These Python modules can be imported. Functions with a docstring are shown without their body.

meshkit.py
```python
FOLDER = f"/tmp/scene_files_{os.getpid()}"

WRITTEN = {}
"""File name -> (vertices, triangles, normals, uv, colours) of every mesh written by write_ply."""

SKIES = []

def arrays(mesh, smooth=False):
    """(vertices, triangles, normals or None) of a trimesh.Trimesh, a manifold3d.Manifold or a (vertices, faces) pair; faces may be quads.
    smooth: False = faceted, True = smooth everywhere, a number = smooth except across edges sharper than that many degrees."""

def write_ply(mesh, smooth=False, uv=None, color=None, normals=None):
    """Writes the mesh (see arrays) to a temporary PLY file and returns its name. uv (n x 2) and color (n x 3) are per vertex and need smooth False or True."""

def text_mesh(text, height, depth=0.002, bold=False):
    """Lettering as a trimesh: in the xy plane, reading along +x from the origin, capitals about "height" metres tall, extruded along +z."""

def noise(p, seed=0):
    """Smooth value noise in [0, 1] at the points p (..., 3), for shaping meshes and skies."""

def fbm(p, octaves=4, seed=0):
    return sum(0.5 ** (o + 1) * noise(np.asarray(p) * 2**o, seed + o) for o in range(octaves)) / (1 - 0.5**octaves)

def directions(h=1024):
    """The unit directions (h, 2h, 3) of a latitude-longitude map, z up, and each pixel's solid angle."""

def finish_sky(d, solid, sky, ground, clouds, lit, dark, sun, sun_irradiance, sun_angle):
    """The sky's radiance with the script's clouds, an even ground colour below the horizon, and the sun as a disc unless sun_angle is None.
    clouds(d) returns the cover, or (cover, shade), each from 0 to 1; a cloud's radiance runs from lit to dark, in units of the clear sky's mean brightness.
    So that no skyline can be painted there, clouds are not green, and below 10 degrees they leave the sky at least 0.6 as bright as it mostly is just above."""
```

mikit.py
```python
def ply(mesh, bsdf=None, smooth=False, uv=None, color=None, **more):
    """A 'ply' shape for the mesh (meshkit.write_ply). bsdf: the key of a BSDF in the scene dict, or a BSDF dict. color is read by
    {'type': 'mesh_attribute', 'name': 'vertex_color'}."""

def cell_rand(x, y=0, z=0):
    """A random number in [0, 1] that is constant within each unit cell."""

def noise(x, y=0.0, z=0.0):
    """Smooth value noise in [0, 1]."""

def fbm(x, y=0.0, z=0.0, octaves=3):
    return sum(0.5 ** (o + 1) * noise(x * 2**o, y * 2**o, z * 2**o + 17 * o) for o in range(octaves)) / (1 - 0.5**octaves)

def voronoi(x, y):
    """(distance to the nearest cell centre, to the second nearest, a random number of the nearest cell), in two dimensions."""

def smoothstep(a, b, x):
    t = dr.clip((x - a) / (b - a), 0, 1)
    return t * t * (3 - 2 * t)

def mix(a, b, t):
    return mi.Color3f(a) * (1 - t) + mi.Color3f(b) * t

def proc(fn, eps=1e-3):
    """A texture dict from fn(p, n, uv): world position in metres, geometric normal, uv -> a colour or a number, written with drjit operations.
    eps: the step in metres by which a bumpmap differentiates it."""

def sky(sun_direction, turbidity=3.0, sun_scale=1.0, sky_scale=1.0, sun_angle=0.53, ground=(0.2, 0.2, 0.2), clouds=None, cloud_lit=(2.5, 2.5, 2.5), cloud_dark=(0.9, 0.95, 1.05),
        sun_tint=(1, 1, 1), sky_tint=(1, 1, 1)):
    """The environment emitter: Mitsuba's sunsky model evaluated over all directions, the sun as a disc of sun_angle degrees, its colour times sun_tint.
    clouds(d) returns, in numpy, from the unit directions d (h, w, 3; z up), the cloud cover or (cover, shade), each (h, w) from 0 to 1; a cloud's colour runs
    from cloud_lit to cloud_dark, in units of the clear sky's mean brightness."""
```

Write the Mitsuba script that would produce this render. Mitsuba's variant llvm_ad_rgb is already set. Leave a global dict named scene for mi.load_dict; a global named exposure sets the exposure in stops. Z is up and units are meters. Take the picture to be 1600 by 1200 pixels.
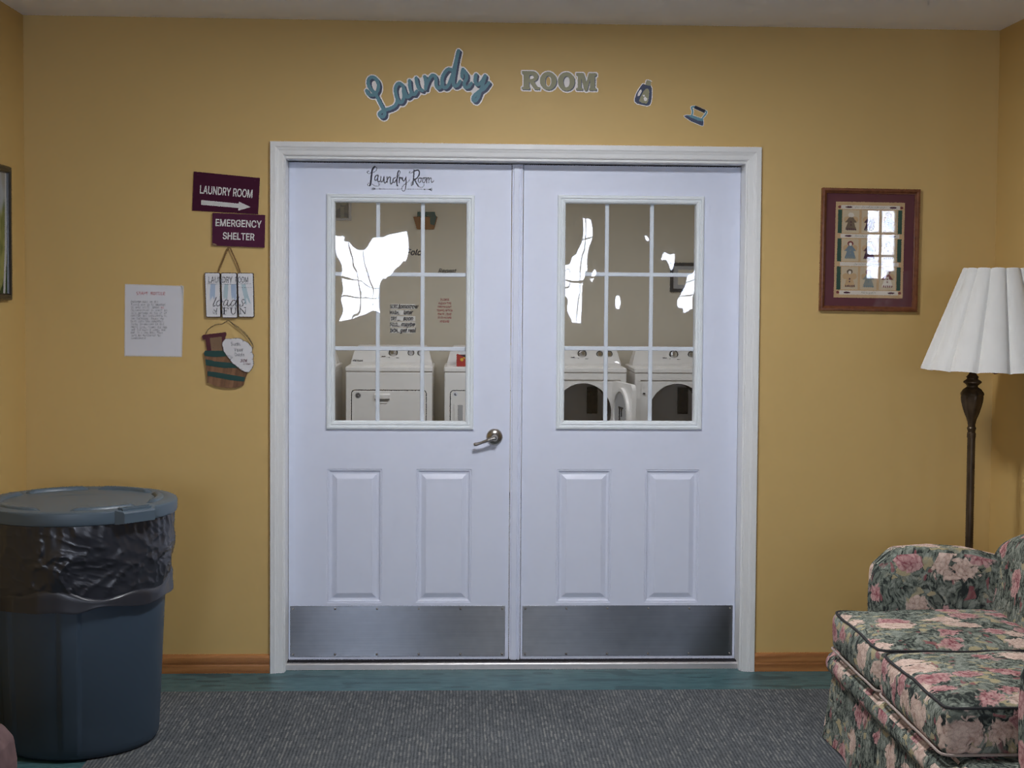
import glob, math
import numpy as np, trimesh, manifold3d as m3
import drjit as dr
import mitsuba as mi
import meshkit, mikit
from mikit import proc, noise, fbm, voronoi, cell_rand, smoothstep, mix
from shapely.geometry import Polygon, LineString, Point, box as sbox
from shapely import affinity, union_all

T = mi.ScalarTransform4f
scene, labels = {}, {}

# ------------------------------------------------------------------ camera, lamps, exposure
CAM, FWD, UP = [-0.20963, -5.91803, 1.57558], [0.0430133, 0.9981876, -0.0420875], [-0.0058879, 0.042379, 0.9990843]
scene['camera'] = {'type': 'perspective', 'fov': 2 * math.degrees(math.atan(800 / 2250)), 'fov_axis': 'x', 'near_clip': 0.05, 'far_clip': 100.0,
                   'to_world': T().look_at(origin=CAM, target=[a + b for a, b in zip(CAM, FWD)], up=UP),
                   'principal_point_offset_x': -0.0147555, 'principal_point_offset_y': 0.0407211}
exposure = 0.75
LAMP = (78.0, 78.5, 80.5)          # the hall's flush ceiling lamp
DAY = (10.5, 11.8, 14.5)            # overcast daylight in the hall's windows
LAUNDRY = (13.5, 14.1, 15.0)          # fluorescent panels of the laundry room

# ------------------------------------------------------------------ materials
def pr(rgb, rough=0.5, spec=0.5, metallic=0.0, **k):
    c = rgb if isinstance(rgb, dict) else {'type': 'rgb', 'value': list(rgb)}
    return {'type': 'twosided', 'bsdf': {'type': 'principled', 'base_color': c, 'roughness': rough, 'specular': spec, 'metallic': metallic, **k}}
def bump(inner, fn, scale, eps=1e-3):
    return {'type': 'twosided', 'bsdf': {'type': 'bumpmap', 'arbitrary': proc(fn, eps), 'scale': scale, 'bsdf': inner['bsdf'] if inner['type'] == 'twosided' else inner}}

def wall_fn(p, n, uv):
    t = fbm(p.x * 1.3 + p.y, p.z * 1.3, 3.0)
    return mix((0.525, 0.364, 0.141), (0.555, 0.387, 0.151), t)
def ceil_fn(p, n, uv):
    return fbm(p.x * 60, p.y * 60, 0.0, octaves=3)
def carpet_fn(p, n, uv):
    w = p.x / 0.0125 + 0.25 * (noise(p.x * 60, p.y * 25) - 0.5)
    col = dr.floor(w)
    rib = 1 - 2 * dr.abs(w - col - 0.5)
    r = cell_rand(col, (p.y + 0.019 * cell_rand(col)) / 0.034)
    s = noise(p.x / 0.004, p.y / 0.012)
    t = dr.clip(0.30 * r + 0.30 * s + 0.55 * rib - 0.08, 0, 1)
    c = mix((0.034, 0.041, 0.049), (0.135, 0.143, 0.150), t)
    c = mix(c, (0.25, 0.245, 0.22), smoothstep(0.66, 0.95, r) * smoothstep(0.45, 0.9, rib) * 0.42)
    return c * (0.85 + 0.3 * fbm(p.x * 2.2, p.y * 2.2))
def carpet_h(p, n, uv):
    return dr.abs(p.x / 0.0125 - dr.floor(p.x / 0.0125) - 0.5) + 0.5 * noise(p.x / 0.003, p.y / 0.008)
def teal_fn(p, n, uv):
    t = fbm(p.x * 22, p.y * 60, 0.0, octaves=3)
    c = mix((0.030, 0.082, 0.095), (0.062, 0.135, 0.145), t)
    return mix(c, (0.02, 0.05, 0.06), smoothstep(0.72, 0.8, noise(p.x * 9, p.y * 30)) * 0.6)
def oak_fn(p, n, uv):
    w = p.z * 26 + 1.8 * noise(p.x * 1.7 + p.y * 1.7, p.z * 9) + 0.7 * noise(p.x * 5 + p.y * 5, p.z * 20)
    g = 0.5 + 0.5 * dr.sin(w * 6.28)
    f = noise(p.x * 40 + p.y * 40, p.z * 700)
    return mix((0.23, 0.088, 0.026), (0.40, 0.175, 0.058), dr.clip(0.75 * g + 0.35 * f, 0, 1))
def frame_wood_fn(p, n, uv):
    f = fbm(p.x * 90, p.z * 90, p.y * 50)
    return mix((0.085, 0.028, 0.014), (0.20, 0.072, 0.030), f)
def tub_fn(p, n, uv):
    s = p.x - 0.16 * p.z
    plank = cell_rand(s / 0.017)
    g = fbm(s * 260, p.z * 16)
    c = mix((0.085, 0.040, 0.020), (0.24, 0.125, 0.065), dr.clip(0.6 * plank + 0.5 * g, 0, 1))
    return c * (1.0 - 0.6 * smoothstep(0.93, 1.0, 2 * dr.abs(s / 0.017 - dr.floor(s / 0.017) - 0.5)))
def floral_fn(p, n, uv):
    ax, ay, az = dr.abs(n.x), dr.abs(n.y), dr.abs(n.z)
    top, side = (az > ax) & (az > ay), ay > ax
    u = dr.select(top, p.x, dr.select(side, p.x, p.y + 3.1))
    v = dr.select(top, p.y + 7.3, p.z + 1.37)
    wu, wv = noise(u * 13, v * 13, 1.0) - 0.5, noise(u * 13, v * 13, 7.0) - 0.5
    su, sv = noise(u * 55, v * 55, 3.0) - 0.5, noise(u * 55, v * 55, 9.0) - 0.5
    fu, fv = u + 0.045 * wu + 0.012 * su, v + 0.045 * wv + 0.012 * sv
    l1, l2, lid = voronoi(fu / 0.026, fv / 0.017)
    brush = fbm(fu * 150, fv * 70, 2.0)
    tone = fbm(u * 11, v * 11, 4.0)
    k = dr.clip(0.30 * lid + 0.75 * brush + 0.55 * (tone - 0.5) + 0.25 * (l2 - l1) - 0.08, 0, 1)
    leaf = mix((0.022, 0.028, 0.027), (0.125, 0.145, 0.122), smoothstep(0.22, 0.52, k))
    leaf = mix(leaf, (0.235, 0.255, 0.225), smoothstep(0.50, 0.74, k))
    leaf = mix(leaf, (0.37, 0.31, 0.18), smoothstep(0.70, 0.80, lid) * smoothstep(0.50, 0.62, tone) * 0.85)
    leaf = mix(leaf, (0.24, 0.075, 0.085), smoothstep(0.86, 0.92, noise(fu * 42, fv * 42, 5.0)) * 0.7)
    b1, b2, bid = voronoi(fu / 0.118, fv / 0.106)
    q1, q2, qid = voronoi((u + 0.010 * wu + 0.007 * su) / 0.021, (v + 0.010 * wv + 0.007 * sv) / 0.0155)
    rim = smoothstep(0.0, 0.55, q2 - q1)
    t = dr.clip(0.40 * rim + 0.45 * qid + 1.3 * (brush - 0.5) + 0.15, 0, 1)
    cream = mix((0.37, 0.245, 0.205), (0.60, 0.475, 0.405), t)
    pink = mix((0.20, 0.055, 0.070), (0.48, 0.295, 0.285), dr.clip(t + 0.9 * (b1 - 0.22), 0, 1))
    flower = dr.select(bid < 0.30, mi.Color3f(cream), mi.Color3f(pink))
    R = dr.select(bid < 0.30, mi.Float(0.45), mi.Float(0.39)) + 0.20 * (qid - 0.5) + 0.30 * (tone - 0.5) + 0.25 * (brush - 0.5)
    on = dr.select(bid < 0.66, smoothstep(R, R - 0.09, b1), mi.Float(0))
    c = mix(leaf, flower, on)
    return c * (0.84 + 0.32 * noise(u * 800, v * 800))
def pink_fn(p, n, uv):
    return mix((0.095, 0.056, 0.060), (0.170, 0.105, 0.105), fbm(p.x * 26, p.z * 22, p.y * 26))
def meadow_fn(p, n, uv):
    t = fbm(p.y * 14, p.z * 9, 2.0)
    c = mix((0.06, 0.09, 0.02), (0.24, 0.24, 0.08), smoothstep(0.3, 0.7, t + 0.25 * (noise(p.y * 60, p.z * 40) - 0.5)))
    c = mix(c, (0.30, 0.33, 0.36), smoothstep(1.86, 1.93, p.z + 0.08 * (noise(p.y * 25, 1.0) - 0.5)))
    return mix(c, (0.26, 0.22, 0.14), smoothstep(0.62, 0.7, noise(p.y * 7 + p.z * 3, p.z * 2)) * 0.6)
def steel_fn(p, n, uv):
    t = 0.5 * fbm(p.x * 5, p.z * 300, 1.0) + 0.5 * fbm(p.x * 30, p.z * 30, 2.0)
    return mix((0.215, 0.225, 0.25), (0.30, 0.31, 0.335), t)
def bronze_fn(p, n, uv):
    return mix((0.022, 0.014, 0.008), (0.115, 0.076, 0.042), fbm(p.x * 60, p.z * 25, p.y * 60))

M = {
    'wall_paint': pr(proc(wall_fn), 0.55, 0.35),
    'ceiling_paint': bump(pr((0.83, 0.80, 0.75), 0.95, 0.1), ceil_fn, 0.020),
    'door_paint': pr((0.625, 0.665, 0.795), 0.38, 0.45),
    'trim_paint': pr((0.68, 0.695, 0.705), 0.42, 0.45),
    'lite_paint': pr((0.68, 0.73, 0.765), 0.38, 0.45),
    'bar_paint': pr((0.66, 0.72, 0.80), 0.4, 0.4),
    'carpet': bump(pr(proc(carpet_fn), 0.95, 0.1), carpet_h, 0.003),
    'teal_vinyl': pr(proc(teal_fn), 0.42, 0.4),
    'oak': pr(proc(oak_fn), 0.4, 0.45),
    'aluminium': pr((0.50, 0.48, 0.47), 0.42, 0.5, 0.75),
    'steel_plate': {'type': 'twosided', 'bsdf': {'type': 'principled', 'base_color': proc(steel_fn), 'metallic': 1.0, 'roughness': 0.28, 'anisotropic': 0.95}},
    'nickel': pr((0.50, 0.465, 0.43), 0.24, 0.5, 1.0),
    'black_gap': pr((0.012, 0.011, 0.013), 0.8, 0.2),  # black stands in for the shade in the gaps around the leaves
    'glass': {'type': 'thindielectric', 'int_ior': 1.55},
    'picture_glass': {'type': 'thindielectric', 'int_ior': 1.42},
    'ink': pr((0.014, 0.015, 0.028), 0.5, 0.3),
    'navy': pr((0.055, 0.070, 0.125), 0.5, 0.3),
    'teal_ink': pr((0.115, 0.250, 0.310), 0.5, 0.3),
    'teal_dark': pr((0.035, 0.095, 0.165), 0.5, 0.3),
    'sage_ink': pr((0.290, 0.285, 0.185), 0.5, 0.3),
    'slate_ink': pr((0.115, 0.125, 0.16), 0.5, 0.3),
    'strip_white': pr((0.88, 0.88, 0.88), 0.5, 0.3),
    'sticker_white': pr((0.80, 0.77, 0.77), 0.45, 0.3),
    'maroon': pr((0.050, 0.0060, 0.024), 0.6, 0.12),
    'maroon_light': pr((0.066, 0.010, 0.036), 0.55, 0.15),
    'sign_white': pr((0.55, 0.55, 0.55), 0.45, 0.3),
    'paper': pr((0.60, 0.61, 0.67), 0.5, 0.3),
    'laminate': pr((0.52, 0.51, 0.49), 0.12, 0.8),
    'red_ink': pr((0.33, 0.055, 0.065), 0.5, 0.3),
    'gray_ink': pr((0.075, 0.078, 0.095), 0.5, 0.3),
    'plank_white': pr((0.63, 0.64, 0.68), 0.45, 0.3),
    'plank_edge': pr((0.030, 0.022, 0.022), 0.5, 0.3),
    'pin_blue': pr((0.33, 0.42, 0.57), 0.5, 0.3),
    'pin_teal': pr((0.36, 0.47, 0.53), 0.5, 0.3),
    'twine': pr((0.20, 0.120, 0.055), 0.9, 0.1),
    'wire': pr((0.045, 0.032, 0.025), 0.4, 0.5, 0.6),
    'tub_wood': pr(proc(tub_fn), 0.6, 0.3),
    'hoop_green': pr((0.012, 0.052, 0.048), 0.5, 0.3),
    'burgundy': pr((0.070, 0.012, 0.020), 0.5, 0.3),
    'washboard': pr((0.185, 0.115, 0.068), 0.55, 0.3),
    'suds': pr((0.60, 0.60, 0.63), 0.5, 0.3),
    'frame_wood': pr(proc(frame_wood_fn), 0.32, 0.5),
    'mat_burgundy': pr((0.105, 0.032, 0.045), 0.7, 0.2),
    'print_tan': pr((0.47, 0.33, 0.19), 0.7, 0.2),
    'print_beige': pr((0.50, 0.42, 0.30), 0.7, 0.2),
    'print_cream': pr((0.60, 0.56, 0.50), 0.7, 0.2),
    'print_green': pr((0.028, 0.072, 0.056), 0.7, 0.2),
    'print_brown': pr((0.14, 0.105, 0.075), 0.7, 0.2),
    'print_gray': pr((0.22, 0.24, 0.22), 0.7, 0.2),
    'print_blue': pr((0.15, 0.20, 0.24), 0.7, 0.2),
    'print_red': pr((0.16, 0.040, 0.042), 0.7, 0.2),
    'print_plum': pr((0.065, 0.025, 0.045), 0.7, 0.2),
    'black_frame': pr((0.010, 0.009, 0.009), 0.3, 0.5),
    'canvas_green': pr(proc(meadow_fn), 0.6, 0.3),
    'canvas_light': pr((0.42, 0.42, 0.42), 0.6, 0.3),
    'canvas_dark': pr((0.03, 0.05, 0.015), 0.6, 0.3),
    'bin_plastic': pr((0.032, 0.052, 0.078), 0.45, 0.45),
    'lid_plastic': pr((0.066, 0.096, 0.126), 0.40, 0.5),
    'bag_plastic': pr((0.020, 0.022, 0.030), 0.30, 0.6),
    'bronze': pr(proc(bronze_fn), 0.38, 0.5, 0.5),
    'knob_red': pr((0.10, 0.035, 0.022), 0.4, 0.5),
    'shade': {'type': 'twosided', 'bsdf': {'type': 'principled', 'base_color': {'type': 'rgb', 'value': [0.65, 0.65, 0.63]}, 'roughness': 0.75, 'specular': 0.25}},
    'floral': pr(proc(floral_fn), 0.8, 0.2, sheen=0.2),
    'welt_dark': pr((0.040, 0.040, 0.042), 0.8, 0.2),
    'welt_light': pr((0.34, 0.28, 0.25), 0.8, 0.2),
    'pink_velvet': pr(proc(pink_fn), 0.85, 0.2, sheen=0.6),
    'laundry_paint': pr((0.60, 0.55, 0.455), 0.6, 0.3),
    'laundry_floor': pr((0.20, 0.20, 0.19), 0.5, 0.4),
    'appliance': pr((0.70, 0.68, 0.655), 0.28, 0.5),
    'appliance_gray': pr((0.36, 0.36, 0.37), 0.4, 0.5),
    'appliance_dark': pr((0.035, 0.035, 0.038), 0.5, 0.5),
    'chrome': pr((0.70, 0.70, 0.70), 0.18, 0.5, 1.0),
    'drum': pr((0.085, 0.080, 0.078), 0.5, 0.5),
    'box_red': pr((0.33, 0.022, 0.016), 0.4, 0.5),
    'box_yellow': pr((0.55, 0.33, 0.03), 0.4, 0.5),
    'basket_orange': pr((0.22, 0.105, 0.045), 0.6, 0.3),
    'basket_teal': pr((0.045, 0.095, 0.095), 0.6, 0.3),
    'art_blue': pr((0.12, 0.14, 0.15), 0.5, 0.3),
    'white_metal': pr((0.7, 0.7, 0.7), 0.4, 0.5),
    'curtain': pr((0.6, 0.6, 0.63), 0.9, 0.1),
}
scene.update(M)

# ------------------------------------------------------------------ helpers
def uniq(key):
    if key not in scene and key not in labels and not any(k.startswith(key + '__') for k in scene):
        return key
    i = 1
    while f'{key}_{i:03d}' in scene or f'{key}_{i:03d}' in labels:
        i += 1
    return f'{key}_{i:03d}'
def thing(name, label, cat, group=None, kind=None):
    key = uniq(name)
    labels[key] = {'label': label, 'category': cat}
    if group: labels[key]['group'] = group
    if kind: labels[key]['kind'] = kind
    return key
def part(parent, name, mesh, bsdf, smooth=False, label=None, **more):
    key = uniq(f'{parent}__{name}')
    if isinstance(mesh, list): mesh = cat(mesh)
    scene[key] = mikit.ply(mesh, bsdf, smooth, **more)
    if label: labels[key] = {'label': label}
    return key
def solo(name, mesh, bsdf, label, category, smooth=False, group=None, kind=None, **more):
    key = thing(name, label, category, group, kind)
    if isinstance(mesh, list): mesh = cat(mesh)
    scene[key] = mikit.ply(mesh, bsdf, smooth, **more)
    return key
def cat(ms): return trimesh.util.concatenate(ms)
def TM(v, f): return trimesh.Trimesh(np.asarray(v, float), np.asarray(f, int), process=False)

def box(x0, x1, y0, y1, z0, z1, c=0.0):
    """A box with chamfered edges."""
    if c <= 0:
        b = trimesh.creation.box((x1 - x0, y1 - y0, z1 - z0)); b.apply_translation(((x0 + x1) / 2, (y0 + y1) / 2, (z0 + z1) / 2)); return b
    P = []
    for sx in (0, 1):
        for sy in (0, 1):
            for sz in (0, 1):
                for k in range(3):
                    q = [x1 if sx else x0, y1 if sy else y0, z1 if sz else z0]
                    for a in range(3):
                        if a != k: q[a] += c * (-1 if (sx, sy, sz)[a] else 1)
                    P.append(q)
    return trimesh.convex.convex_hull(np.array(P))
def hull(pts): return trimesh.convex.convex_hull(np.asarray(pts, float))
def ball(c, r, n=2):
    b = trimesh.creation.icosphere(n, r); b.apply_translation(c); return b
def round_hull(pts, r, n=2):
    return hull(np.vstack([ball(p, r, n).vertices for p in pts]))
def lathe(profile, c=(0, 0, 0), n=48, cap=True, rad=None, axis='z'):
    """profile: (radius, height) from bottom to top; rad(theta, z, r) may modulate the radius."""
    pr_ = np.array(profile, float); k = len(pr_); th = np.arange(n) * 2 * np.pi / n
    rr = np.repeat(pr_[:, :1], n, 1); zz = np.repeat(pr_[:, 1:], n, 1)
    if rad is not None: rr = rad(np.repeat(th[None], k, 0), zz, rr)
    v = np.stack([rr * np.cos(th), rr * np.sin(th), zz], -1).reshape(-1, 3)
    f = []
    for i in range(k - 1):
        for j in range(n):
            a, b = i * n + j, i * n + (j + 1) % n
            f += [[a, b, b + n], [a, b + n, a + n]]
    if cap:
        v = np.vstack([v, [[0, 0, pr_[0, 1]], [0, 0, pr_[-1, 1]]]]); b0, b1 = len(v) - 2, len(v) - 1
        for j in range(n):
            f += [[b0, (j + 1) % n, j], [b1, (k - 1) * n + j, (k - 1) * n + (j + 1) % n]]
    if axis == '-y': v = np.stack([v[:, 0], -v[:, 2], v[:, 1]], 1)
    return TM(v + np.array(c, float), f)
def tube(pts, r, n=8, closed=False):
    p = np.asarray(pts, float); k = len(p); r = np.broadcast_to(r, (k,)).astype(float)
    t = np.roll(p, -1, 0) - np.roll(p, 1, 0) if closed else np.gradient(p, axis=0)
    t /= np.linalg.norm(t, axis=1, keepdims=True) + 1e-12
    ref = np.array([0, 0, 1.0]) if abs(t[0, 2]) < 0.9 else np.array([1.0, 0, 0])
    a = np.zeros_like(p)
    for i in range(k):
        a[i] = ref - t[i] * (ref @ t[i]); a[i] /= np.linalg.norm(a[i]) + 1e-12; ref = a[i]
    b = np.cross(t, a); th = np.arange(n) * 2 * np.pi / n
    v = (p[:, None] + r[:, None, None] * (np.cos(th)[None, :, None] * a[:, None] + np.sin(th)[None, :, None] * b[:, None])).reshape(-1, 3)
    f = []
    for i in range(k if closed else k - 1):
        i2 = (i + 1) % k
        for j in range(n):
            j2 = (j + 1) % n
            f += [[i * n + j, i * n + j2, i2 * n + j2], [i * n + j, i2 * n + j2, i2 * n + j]]
    if not closed:
        v = np.vstack([v, p[:1], p[-1:]]); c0, c1 = len(v) - 2, len(v) - 1
        for j in range(n):
            j2 = (j + 1) % n
            f += [[c0, j2, j], [c1, (k - 1) * n + j, (k - 1) * n + j2]]
    return TM(v, f)
def curve(pts, per=8, closed=False):
    """Catmull-Rom through the points."""
    p = np.asarray(pts, float)
    if len(p) < 3 and not closed: return p
    q = np.vstack([p[-1:], p, p[:2]]) if closed else np.vstack([2 * p[0] - p[1], p, 2 * p[-1] - p[-2]])
    out = []
    for i in range(1, len(q) - 2):
        for s in np.arange(per) / per:
            a, b, c, d = q[i - 1], q[i], q[i + 1], q[i + 2]
            out.append(0.5 * (2 * b + (c - a) * s + (2 * a - 5 * b + 4 * c - d) * s * s + (3 * b - a - 3 * c + d) * s ** 3))
    if not closed: out.append(p[-1])
    return np.array(out)
def plate(geom, y_back, y_front):
    """Shapely geometry in (x, z), a flat piece from y_back to y_front (towards the hall)."""
    ms = []
    for g in getattr(geom, 'geoms', [geom]):
        if g.geom_type != 'Polygon' or g.area < 1e-9: continue
        m = trimesh.creation.extrude_polygon(g, y_back - y_front, engine='earcut')
        v = np.array(m.vertices); ms.append(TM(np.stack([v[:, 0], y_back - v[:, 2], v[:, 1]], 1), m.faces))
    return cat(ms)
def rings(x0, x1, z0, z1, prof, close=False):
    """Concentric rectangles: prof = [(inset, y)], seen from -y."""
    v, f = [], []
    for i, y in prof:
        v += [(x0 + i, y, z0 + i), (x1 - i, y, z0 + i), (x1 - i, y, z1 - i), (x0 + i, y, z1 - i)]
    for k in range(len(prof) - 1):
        for j in range(4):
            a, b = 4 * k + j, 4 * k + (j + 1) % 4
            f += [[a, b, b + 4], [a, b + 4, a + 4]]
    if close:
        a = 4 * (len(prof) - 1); f += [[a, a + 1, a + 2], [a, a + 2, a + 3]]
    return TM(v, f)
def mirror_x(m):
    v = np.array(m.vertices) * [-1, 1, 1]; return TM(v, np.array(m.faces)[:, ::-1])
FONT = {}
def font(kind):
    from PIL import ImageFont
    if kind not in FONT:
        name = {'sans': 'Inter.woff2', 'mono': 'DejaVuSansMono.woff2'}[kind]
        FONT[kind] = ImageFont.truetype(glob.glob('/opt/blender-*/*/datafiles/fonts/' + name)[0], 96)
    return FONT[kind]
def text2d(s, h, kind='sans', bold=0, sx=1.0, shear=0.0):
    """Lettering as shapely polygons: capitals h tall, baseline z = 0, centred on x = 0."""
    from PIL import Image, ImageDraw
    ft = font(kind); x0, y0, x1, y1 = ft.getbbox(s, anchor='ls', stroke_width=bold)
    im = Image.new('L', (x1 - x0 + 8, y1 - y0 + 8)); ImageDraw.Draw(im).text((4 - x0, 4 - y0), s, 255, ft, anchor='ls', stroke_width=bold)
    on = np.pad(np.asarray(im) > 127, ((0, 0), (1, 1))).astype(np.int8)
    rows, st = np.nonzero(np.diff(on, axis=1) == 1); en = np.nonzero(np.diff(on, axis=1) == -1)[1]
    from shapely import box as vbox
    g = union_all(vbox(st, -rows - 1, en, -rows)).buffer(0.6).buffer(-0.6).simplify(0.9)
    k = h / 70.0
    g = affinity.affine_transform(g, [k, 0, 0, k, -4 * k, (4 - y0) * k])
    a, _, b, _ = g.bounds
    g = affinity.translate(g, -(a + b) / 2, 0)
    return affinity.affine_transform(g, [sx, shear, 0, 1, 0, 0])
def fit(g, w):
    a, _, b, _ = g.bounds
    return affinity.scale(g, w / (b - a), 1, origin=(0, 0))
def put(g, x, z, rot=0.0):
    return affinity.translate(affinity.rotate(g, rot, origin=(0, 0)), x, z)
def tracer(org, du, dv):
    """Drawn outlines (right, down, in drawing units) to wall metres (x, z)."""
    def tr(pts): return np.array(org) + np.asarray(pts, float) @ np.array([du, dv])
    return tr
def stroke(tr, pts, w, smooth=True):
    """A pen stroke of width w metres along drawn points."""
    p = tr(pts)
    if smooth: p = curve(p, 6)
    return LineString(p).buffer(w / 2, quad_segs=4).simplify(w * 0.04)

# ================================================================== THE SETTING
XL, XR, H, YR = -1.9915, 1.993, 2.6716, -8.5
def wall(name, mesh, label, bsdf='wall_paint'):
    return solo(name, mesh, bsdf, label, 'wall', kind='structure')
hole = sbox(-0.972, -0.2, 0.972, 2.138)
wall('wall_back', plate(sbox(XL - 0.1, 0, XR + 0.1, H).difference(hole), 0.158, 0.0), 'mustard painted wall around the white double doors')
wall('wall_left', box(XL - 0.1, XL, YR, 0.0, 0, H), 'mustard side wall at the left edge behind the trash can')
wall('wall_right', box(XR, XR + 0.1, -0.80, 0.0, 0, H), 'mustard side wall at the right edge behind the floor lamp')
wall('wall_lounge', box(XR + 0.1, 5.4, -0.80, -0.70, 0, H), 'mustard wall of the lounge beside the right hall wall')
wall('wall_lounge_right', box(5.4, 5.5, YR, -0.70, 0, H), 'mustard end wall of the lounge')
wall('wall_rear', box(XL - 0.1, 5.5, YR - 0.1, YR, 0, H), 'mustard wall with the windows that mirror in the door glass')
solo('ceiling', box(XL - 0.1, 5.5, YR - 0.1, 0.14, H, H + 0.1), 'ceiling_paint', 'grey white textured ceiling above the double doors', 'ceiling', kind='structure')
fl = solo('floor', box(XL - 0.1, 5.5, YR - 0.1, 0.14, -0.1, 0), 'teal_vinyl', 'teal vinyl floor showing as a strip along the wall foot', 'floor', kind='structure')
part(fl, 'carpet', box(-1.46, 5.3, YR, -0.298, 0.0, 0.005), 'carpet', label='grey flecked carpet laid beside the teal strip')
# oak baseboards
def baseboard(x0, x1):
    pr_ = [(0.0, 0.0), (-0.014, 0.0), (-0.014, 0.030), (-0.012, 0.036), (-0.013, 0.044), (-0.012, 0.064), (-0.008, 0.073), (-0.004, 0.076), (0.0, 0.077)]
    v = [(x, y, z) for x in (x0, x1) for y, z in pr_]; k = len(pr_)
    f = [q for i in range(k - 1) for q in ([i, i + k, i + k + 1], [i, i + k + 1, i + 1])]
    f += [[0, i, i + 1] for i in range(1, k - 1)] + [[k, k + i + 1, k + i] for i in range(1, k - 1)]
    return TM(v, f)
solo('baseboard_left', baseboard(XL, -1.006), 'oak', 'oak baseboard between the trash can and the door casing', 'baseboard', kind='structure')
solo('baseboard_right', baseboard(1.006, XR), 'oak', 'oak baseboard between the door casing and the floral sofa', 'baseboard', kind='structure')

def to_side(m, x, sg):
    v = np.array(m.vertices); q = TM(np.stack([x - sg * v[:, 1], v[:, 0], v[:, 2]], 1), np.array(m.faces)[:, ::-sg]); return q
solo('baseboard_left_side', to_side(baseboard(-8.4, -0.014), XL, 1), 'oak', 'oak baseboard along the left side wall behind the trash can', 'baseboard', kind='structure')
solo('baseboard_right_side', to_side(baseboard(-0.80, -0.014), XR, -1), 'oak', 'oak baseboard on the right side wall behind the floor lamp', 'baseboard', kind='structure')

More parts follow.
